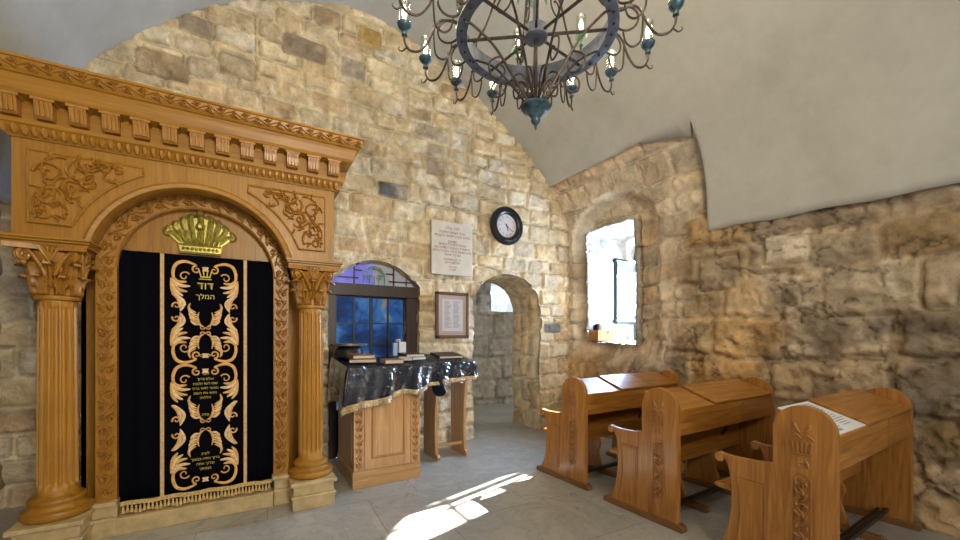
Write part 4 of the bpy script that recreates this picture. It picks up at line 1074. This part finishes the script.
# ================================================================== pews
PL_ = 1.60
def panel_poly():
    pts = [(.03, .05), (.03, .90)]
    pts += [(.182 - .152 * math.cos(a), .903 + .152 * math.sin(a)) for a in np.linspace(0, PI, 20)]
    pts += [(.334, .685), (.42, .672), (.56, .668), (.62, .672)]
    pts += [(.645 + .032 * math.cos(a), .648 + .032 * math.sin(a)) for a in np.linspace(2.0, -3.2, 14)]
    pts += cat_rom([(.600, .622), (.582, .57), (.570, .45), (.575, .30), (.600, .17), (.635, .09), (.655, .05)], 4)
    return pts
def end_panel(parent, x, near, nm='end_panel'):
    e = MB().prism(panel_poly(), 0, x, x + .042).build(nm, 'pew_z', parent, bevel=.006)
    MB().prism([(-.012, .0), (.71, 0), (.72, .02), (.71, .045), (.68, .055), (.02, .055), (-.012, .045), (-.02, .02)], 0, x - .012, x + .054).build('foot_rail', 'pew_dark', e, bevel=.005)
    sc = MB(); xo = x - .001 if near else x + .043
    sg = -1 if near else 1
    T = lambda s, t, h: (xo + sg * h, s, t)
    fr = MB()
    fr.tube([T(p[0], p[1], 0) for p in ((.375, .12), (.55, .12), (.535, .2), (.522, .32), (.528, .46), (.545, .55), (.375, .55))], .0055, 5, closed=True)
    fr.build('panel_molding', 'pew_carve', e)
    MB().prism([(.39, .135), (.532, .135), (.512, .32), (.518, .46), (.53, .535), (.39, .535)], 0, min(xo, xo + sg * .006), max(xo, xo + sg * .006)).build('side_field', 'pew_z', e, bevel=.003)
    if near:
        st = [(.145, .19)] + [(.145, .60)] + [(.187 - .042 * math.cos(a), .62 + .042 * math.sin(a)) for a in np.linspace(0, PI, 8)] + [(.229, .60), (.229, .19)] + [(.187 + .042 * math.cos(a), .18 - .02 * math.sin(a)) for a in np.linspace(0, PI, 6)]
        sc.tube([T(p[0], p[1], 0) for p in st], .004, 5, closed=True)
        vine(sc, lambda s, t, h: T(.187 + t, .19 + s, h), .44, .078, .018, 21, pk=.85)
        # crest: crown and small tablet above
        sc.stroke([(.14, .775), (.235, .775)], .012, .010, T)
        for y_ in (.14, .165, .187, .21, .235): sc.stroke([(.187 + (y_ - .187) * .8, .785), (y_, .845)], .010, .010, T)
        sc.stroke(cat_rom([(.13, .86), (.16, .885), (.187, .865), (.215, .885), (.245, .86)], 4), .010, .007, T)
        for k in (-1, 1):
            leaf(sc, T, .187 + k * .01, .90, PI / 2 - k * .9, .06, .02, k * 1.2, .008)
            leaf(sc, T, .187 + k * .012, .74, -PI / 2 + k * .8, .05, .018, -k * 1.2, .007)
        sc.stroke([(.170, .70), (.170, .75)], .010, .006, T); sc.stroke([(.204, .70), (.204, .75)], .010, .006, T); sc.stroke([(.165, .725), (.209, .725)], .010, .006, T)
        sc.build('carved_ornament', 'pew_carve', e, smooth=True)
    return e
def sl(y): return .905 + (y - .035) * .36      # slope of the book rest
def make_pew():
    p = empty('prayer_pew')
    end_panel(p, 0, True); end_panel(p, PL_ - .042, False)
    MB().box(.042, PL_ - .042, .042, .062, .70, .893).build('front_apron', 'pew_x', p, bevel=.003)
    MB().box(.042, PL_ - .042, .06, .315, .70, .715).build('desk_bottom', 'pew_x', p)
    MB().box(.042, PL_ - .042, .315, .338, .36, .995).build('backrest', 'pew_x', p, bevel=.004)
    for i, (a, b) in enumerate(((.042, .545), (.545, 1.085), (1.085, PL_ - .042))):
        lift = 0 if i == 0 else .016
        if i == 0: a_, b_ = a, b - .012
        else: a_, b_ = a + .002, b - .004
        q = MB(); z0, z1 = sl(.032) + lift - .018, sl(.335) + lift - .018
        q.add([(a_, .032, z0), (b_, .032, z0), (b_, .335, z1), (a_, .335, z1), (a_, .032, z0 + .018), (b_, .032, z0 + .018), (b_, .335, z1 + .018), (a_, .335, z1 + .018)],
              [(0, 3, 2, 1), (4, 5, 6, 7), (0, 1, 5, 4), (1, 2, 6, 5), (2, 3, 7, 6), (3, 0, 4, 7)])
        q.build('desk_lid', 'pew_x', p, bevel=.003)
    MB().box(1.000, 1.008, .0405, .0425, .70, .893).build('apron_joint', 'pew_carve', p)
    MB().prism([(.335, .415), (.68, .425), (.70, .435), (.70, .452), (.68, .458), (.335, .445)], 0, .045, PL_ - .045).build('seat', 'pew_x', p, bevel=.004)
    for x in (.50, 1.07):
        dv = [(.26, .05)] + cat_rom([(.26, .05), (.285, .13), (.31, .22), (.285, .30), (.30, .36), (.345, .40)], 4)[1:] + [(.345, .685), (.42, .672), (.56, .668), (.62, .672)]
        dv += [(.645 + .032 * math.cos(a), .648 + .032 * math.sin(a)) for a in np.linspace(2.0, -3.2, 14)] + cat_rom([(.600, .622), (.582, .57), (.572, .45), (.575, .30), (.585, .17), (.60, .05)], 4)
        s_ = MB().prism(dv, 0, x, x + .03).build('seat_divider', 'pew_z', p, bevel=.003)
        MB().prism([(.08, 0), (.66, 0), (.68, .02), (.66, .05), (.10, .05), (.07, .04), (.06, .02)], 0, x - .012, x + .042).build('support_foot', 'pew_dark', s_, bevel=.006)
    MB().box(.042, PL_ - .042, .155, .185, .085, .115).box(.042, PL_ - .042, .205, .225, .075, .10).build('foot_bar', 'black_metal', p, bevel=.003)
    MB().add([(1.20, .31, .50), (1.225, .31, .50), (1.225, .20, .70), (1.20, .20, .70), (1.20, .325, .50), (1.225, .325, .50), (1.225, .225, .70), (1.20, .225, .70)],
             [(0, 3, 2, 1), (4, 5, 6, 7), (0, 1, 5, 4), (1, 2, 6, 5), (2, 3, 7, 6), (3, 0, 4, 7)]).build('desk_bracket', 'black_metal', p)
    return p
def copy_tree(o, parent=None):
    c = o.copy(); COL.objects.link(c); c.parent = parent
    if parent: c.matrix_parent_inverse = o.matrix_parent_inverse.copy()
    for ch in list(o.children): copy_tree(ch, c)
    return c
pew = make_pew()
spots = [(2.765, 2.765, R(2.6), 'carved oak pew with book rest, farthest of the three, under the deep window'),
         (2.765, 1.815, R(2.4), 'carved oak pew with three lidded book rests, the middle one of the row of three'),
         (2.765, .88, R(2.6), 'carved oak pew nearest the viewer with a printed sheet lying on its book rest')]
pews = []
for i, (x, y, a, lab) in enumerate(spots):
    o = pew if i == 0 else copy_tree(pew)
    pews.append((o, x, y, a, lab))
for o, x, y, a, lab in pews:
    o.location = (x, y, 0); o.rotation_euler = (0, 0, a); tag(o, lab, 'pew', 'carved oak pews in a row')
# printed sheet lying on the low lid of the nearest pew
x, y, a = spots[2][:3]
ps = tag(empty('printed_sheet', (x, y, 0), a), 'white laminated printed sheet lying on the book rest of the nearest pew', 'sheet')
def slab(x0, x1, y0, y1, lo, hi):
    return MB().add([(x0, y0, sl(y0) + lo), (x1, y0, sl(y0) + lo), (x1, y1, sl(y1) + lo), (x0, y1, sl(y1) + lo), (x0, y0, sl(y0) + hi), (x1, y0, sl(y0) + hi), (x1, y1, sl(y1) + hi), (x0, y1, sl(y1) + hi)],
                    [(0, 3, 2, 1), (4, 5, 6, 7), (0, 1, 5, 4), (1, 2, 6, 5), (2, 3, 7, 6), (3, 0, 4, 7)])
slab(.06, .515, .04, .33, .001, .006).build('page', 'paper', ps)
pr = MB(); rn = random.Random(5)
for k in range(13):
    yy = .30 - k * .018
    for xa_ in (.08, .30):
        xb_ = xa_ + rn.uniform(.12, .185); q = slab(xa_, xb_, yy, yy + .006, .0062, .0068); pr.add(q.v, q.f)
q = slab(.10, .20, .055, .075, .0062, .0068); pr.add(q.v, q.f)
pr.build('printed_lines', 'paper_ink', ps)

# ================================================================== things on the deep window sill
cr_ = tag(empty('wooden_crate', (4.70, 4.48, 1.385)), 'small orange wooden crate with upright books on the window sill', 'crate')
cb_ = MB(); cb_.box(-.10, .10, -.10, .08, 0, .012); cb_.box(-.10, .10, -.10, -.088, 0, .17); cb_.box(-.10, .10, .068, .08, 0, .17); cb_.box(-.10, -.088, -.10, .08, 0, .17); cb_.box(.088, .10, -.10, .08, 0, .17)
cb_.build('crate_body', 'box_wood', cr_, bevel=.002)
for k, (w, hh, m_) in enumerate(((.03, .24, 'navy'), (.025, .26, 'leather'), (.03, .23, 'green_patina'), (.02, .25, 'paper'))):
    b = tag(MB().box(-w / 2, w / 2, -.045, .045, 0, hh).build('small_book', m_, loc=(4.645 + k * .036, 4.46, 1.398), bevel=.002),
            ['dark blue', 'brown', 'green', 'white'][k] + ' small upright book in the orange crate on the sill', 'book', 'books in the crate on the sill')
sb = tag(empty('sloping_board', (5.02, 4.42, 1.385)), 'pale yellow sloping board with a dark label on the window sill', 'board')
MB().prism([(-.16, 0), (.14, 0), (.14, .30), (.10, .30)], 1, -.08, .08).build('board', 'yellow', sb, bevel=.003)
MB().box(-.06, .10, -.086, -.08, .27, .35).build('dark_label', 'black_metal', sb)

# ================================================================== chandelier
CH = (1.522, 1.953, 3.36)
ch = tag(empty('chandelier', CH), 'large round wrought iron chandelier with scrolled arms and glass candle lamps under the vault', 'chandelier')
RR = .452
ZB = -.08
rg = MB(); prof = [(RR - .03, ZB), (RR + .035, ZB), (RR + .035, ZB + .012), (RR + .012, ZB + .014), (RR + .012, ZB + .125), (RR + .02, ZB + .13), (RR - .005, ZB + .135), (RR - .002, ZB + .014), (RR - .03, ZB + .012)]
vs = []; fs = []; sg = 96; npf = len(prof)
for i in range(sg):
    a = 2 * PI * i / sg
    for r_, z in prof: vs.append((r_ * math.cos(a), r_ * math.sin(a), z))
for i in range(sg):
    for k in range(npf): fs.append((i * npf + k, i * npf + (k + 1) % npf, ((i + 1) % sg) * npf + (k + 1) % npf, ((i + 1) % sg) * npf + k))
rg.add(vs, fs); ring = rg.build('ring', 'ring_iron', ch, smooth=True)
rv = MB()
for i in range(32):
    a = 2 * PI * i / 32; rv.lathe([(.003, -.008), (.009, -.004), (.009, 0)], 8, ((RR + .003) * math.cos(a), (RR + .003) * math.sin(a), ZB))
rv.build('rivet', 'black_metal', ring)
hub = MB().lathe([(.004, ZB - .012), (.06, ZB - .012), (.072, ZB), (.072, ZB + .06), (.05, ZB + .075), (.02, ZB + .09), (.016, .7), (.016, 1.95)], 24).build('hub', 'ring_iron', ch, smooth=True)
MB().lathe([(.012, ZB - .5), (.012, ZB)], 8).build('centre_rod', 'iron', ch)
def spoke(a):
    m_ = MB().tube([(.06 * math.cos(a), .06 * math.sin(a), ZB + .02), ((RR) * math.cos(a), (RR) * math.sin(a), ZB + .02)], .0095, 6); m_.build('spoke', 'iron', ch)
for k in range(8): spoke(R(9 + 45 * k))
# lower cage rods with inner scrolls
FZ = -.515
rod = MB()
rod.tube([(p[0], 0, p[1]) for p in cat_rom([(RR - .005, ZB + .0), (.40, ZB - .005), (.27, ZB - .10), (.14, ZB - .27), (.07, ZB - .37), (.035, FZ + .05), (.04, FZ + .01)], 8)], .0075, 6)
rod.tube([(p[0], 0, p[1]) for p in cat_rom([(.22, ZB - .155), (.26, ZB - .17), (.30, ZB - .21), (.285, ZB - .275), (.225, ZB - .28), (.20, ZB - .235), (.225, ZB - .205), (.25, ZB - .225)], 6)], .006, 6)
rod.tube([(p[0], 0, p[1]) for p in cat_rom([(.05, FZ + .06), (.06, FZ + .16), (.10, FZ + .20), (.145, FZ + .17), (.14, FZ + .11), (.10, FZ + .10)], 6)], .006, 6)
cr0 = rod.build('cage_rod', 'iron', ch, smooth=True)
for k in range(8):
    o = cr0 if k == 0 else cr0.copy()
    if k: COL.objects.link(o); o.parent = ch
    o.rotation_euler = (0, 0, R(31.5 + 45 * k))
MB().lathe([(.004, FZ - .125), (.010, FZ - .11), (.007, FZ - .10), (.022, FZ - .085), (.030, FZ - .07), (.026, FZ - .055), (.045, FZ - .03), (.055, FZ - .01), (.085, FZ + .0), (.092, FZ + .012), (.088, FZ + .022), (.05, FZ + .012), (.004, FZ + .01)], 28).build('finial', 'patina', ch, smooth=True, angle=50)
# outer arm: lies in the x-z plane, pointing along +x
PR, PZ = .824, .04
def candle(parent, r_, z_, pm, nm=''):
    cp = MB().lathe([(.010, -.045), (.018, -.043), (.018, -.028), (.010, -.024), (.012, -.012), (.030, -.002), (.043, .014), (.047, .028), (.040, .032), (.020, .026), (.004, .026)], 18, (r_, 0, z_)).build('candle_cup', pm, parent, smooth=True, angle=60)
    MB().lathe([(.034, .0), (.036, .02), (.036, .135)], 18, (r_, 0, z_ + .03)).build('glass_chimney', 'lamp_glass', parent, smooth=True)
    MB().lathe([(.004, .0), (.011, .005), (.013, .04), (.017, .062), (.016, .078), (.010, .10), (.003, .118)], 12, (r_, 0, z_ + .035)).build('bulb', 'bulb', parent, smooth=True)
arm = MB()
main = cat_rom([(RR + .012, .0), (RR + .04, .05), (.58, .075), (.625, .04), (.665, -.045), (.72, -.105), (.785, -.10), (.82, -.05), (PR, PZ - .04)], 7)
arm.tube([(p[0], 0, p[1]) for p in main], .0075, 6)
arm.tube([(p[0], 0, p[1]) for p in spiral(RR + .085, .0, .075, .068, PI, -1.05, 26)], .0065, 6)
arm.tube([(p[0], 0, p[1]) for p in cat_rom([(.81, -.08), (.84, -.10), (.862, -.085), (.855, -.07)], 4)], .006, 5, rend=.002)
arm.tube([(p[0], 0, p[1]) for p in cat_rom([(.635, .045), (.632, -.06), (.62, -.14), (.575, -.17), (.535, -.14), (.52, -.08)], 6)], .006, 6)
a0 = arm.build('outer_arm', 'iron', ch, smooth=True); candle(a0, PR, PZ, 'patina')
arms = [(a0, 9.5)]
for k in range(1, 16):
    arms.append((copy_tree(a0, ch), 9.5 + 22.5 * k))
for o, d in arms: o.rotation_euler = (0, 0, R(d))
# upper tier
ua = MB()
ua.tube([(p[0], 0, p[1]) for p in cat_rom([(.02, .42), (.10, .50), (.22, .47), (.32, .32), (.42, .17), (.53, .13), (.60, .17), (.62, .225)], 7)], .0075, 6)
ua.tube([(p[0], 0, p[1]) for p in spiral(.25, .27, .085, .03, .6, 1.3, 24)], .006, 6)
ua.tube([(p[0], 0, p[1]) for p in cat_rom([(RR, .03), (RR + .03, .10), (RR - .01, .17), (.42, .17)], 5)], .006, 6)
u0 = ua.build('upper_arm', 'iron', ch, smooth=True); candle(u0, .62, .265, 'green_patina')
ups = [(u0, 20)] + [(copy_tree(u0, ch), 20 + 45 * k) for k in range(1, 8)]
for o, d in ups: o.rotation_euler = (0, 0, R(d))
bo = MB().lathe([(.004, .30), (.05, .303), (.12, .32), (.165, .35), (.18, .385), (.175, .39), (.15, .36), (.02, .33)], 36).build('upper_bowl', 'green_patina', ch, smooth=True, angle=60)
lf = MB()
for k in range(12):
    a = 2 * PI * k / 12
    T = lambda s, t, h, a=a: ((.185 + h) * math.cos(a) - s * math.sin(a), (.185 + h) * math.sin(a) + s * math.cos(a), .35 + t)
    lf = MB(); lf.stroke([(0, .02), (.004, -.03), (0, -.09)], [.012, .032, .006], .008, T); lf.build('hanging_leaf', 'green_patina', bo, smooth=True)

# ================================================================== light
def lamp(kind, name, loc, energy, col=(1, 1, 1), size=None, rot=None, size_y=None):
    l = bpy.data.lights.new(name, kind); l.energy = energy; l.color = col
    if kind == 'AREA':
        l.size = size
        if size_y: l.shape = 'RECTANGLE'; l.size_y = size_y
    elif kind in ('POINT', 'SPOT') and size: l.shadow_soft_size = size
    o = bpy.data.objects.new(name, l); COL.objects.link(o); o.location = loc
    if rot: o.rotation_euler = rot
    return o
sun = bpy.data.lights.new('sun', 'SUN'); sun.energy = SUN_E; sun.color = (1, .96, .88); sun.angle = R(.6)
so = bpy.data.objects.new('sun', sun); COL.objects.link(so)
d = Vector((-1, -.29, -.655)); so.rotation_euler = d.to_track_quat('-Z', 'Y').to_euler()
w = bpy.data.worlds.new('sky'); S.world = w; w.use_nodes = True
bg = w.node_tree.nodes['Background']; bg.inputs[0].default_value = (.50, .72, 1.0, 1); bg.inputs[1].default_value = SKY_E
for o, d_ in arms:
    a = R(d_); lamp('POINT', 'candle_lamp', (CH[0] + PR * math.cos(a), CH[1] + PR * math.sin(a), CH[2] + PZ + .26), BULB_E, (1, .86, .62), .03)
for o, d_ in ups:
    a = R(d_); lamp('POINT', 'candle_lamp', (CH[0] + .62 * math.cos(a), CH[1] + .62 * math.sin(a), CH[2] + .265 + .26), BULB_E, (1, .86, .62), .03)
# two unseen fill lights added behind the viewer to brighten the ark end
lamp('AREA', 'rear_fill', (1.3, -3.8, 2.0), REAR_E, (1, .95, .88), 1.8, (R(90), 0, 0), 2.2)
lamp('AREA', 'warm_front_fill', (.6, -1.5, 3.2), WARM_FILL_E, (1, .88, .62), .8, (R(97), 0, R(14)), .8)
lamp('AREA', 'deep_window_daylight', (5.50, 4.10, 2.15), WIN_E, (.38, .62, 1.0), .7, (0, R(90), 0), 1.3).rotation_euler = (0, R(78), 0)
lamp('POINT', 'passage_light', (4.2, 6.3, 2.9), PASS_E, (.85, .90, 1.0), .3)  # cool point light inside the passage, no fixture modelled

# ================================================================== camera
cam = bpy.data.cameras.new('camera'); co_ = bpy.data.objects.new('camera', cam); COL.objects.link(co_)
co_.location = (0, 0, 1.45); co_.rotation_euler = (R(90), 0, R(-30)); cam.sensor_width = 36; cam.lens = 15.0; cam.shift_y = 67 / 960; cam.clip_start = .05
S.camera = co_
S.view_settings.view_transform = 'Standard'; S.view_settings.look = 'None'; S.view_settings.exposure = EXPO; S.view_settings.gamma = 1
S.view_settings.use_curve_mapping = False
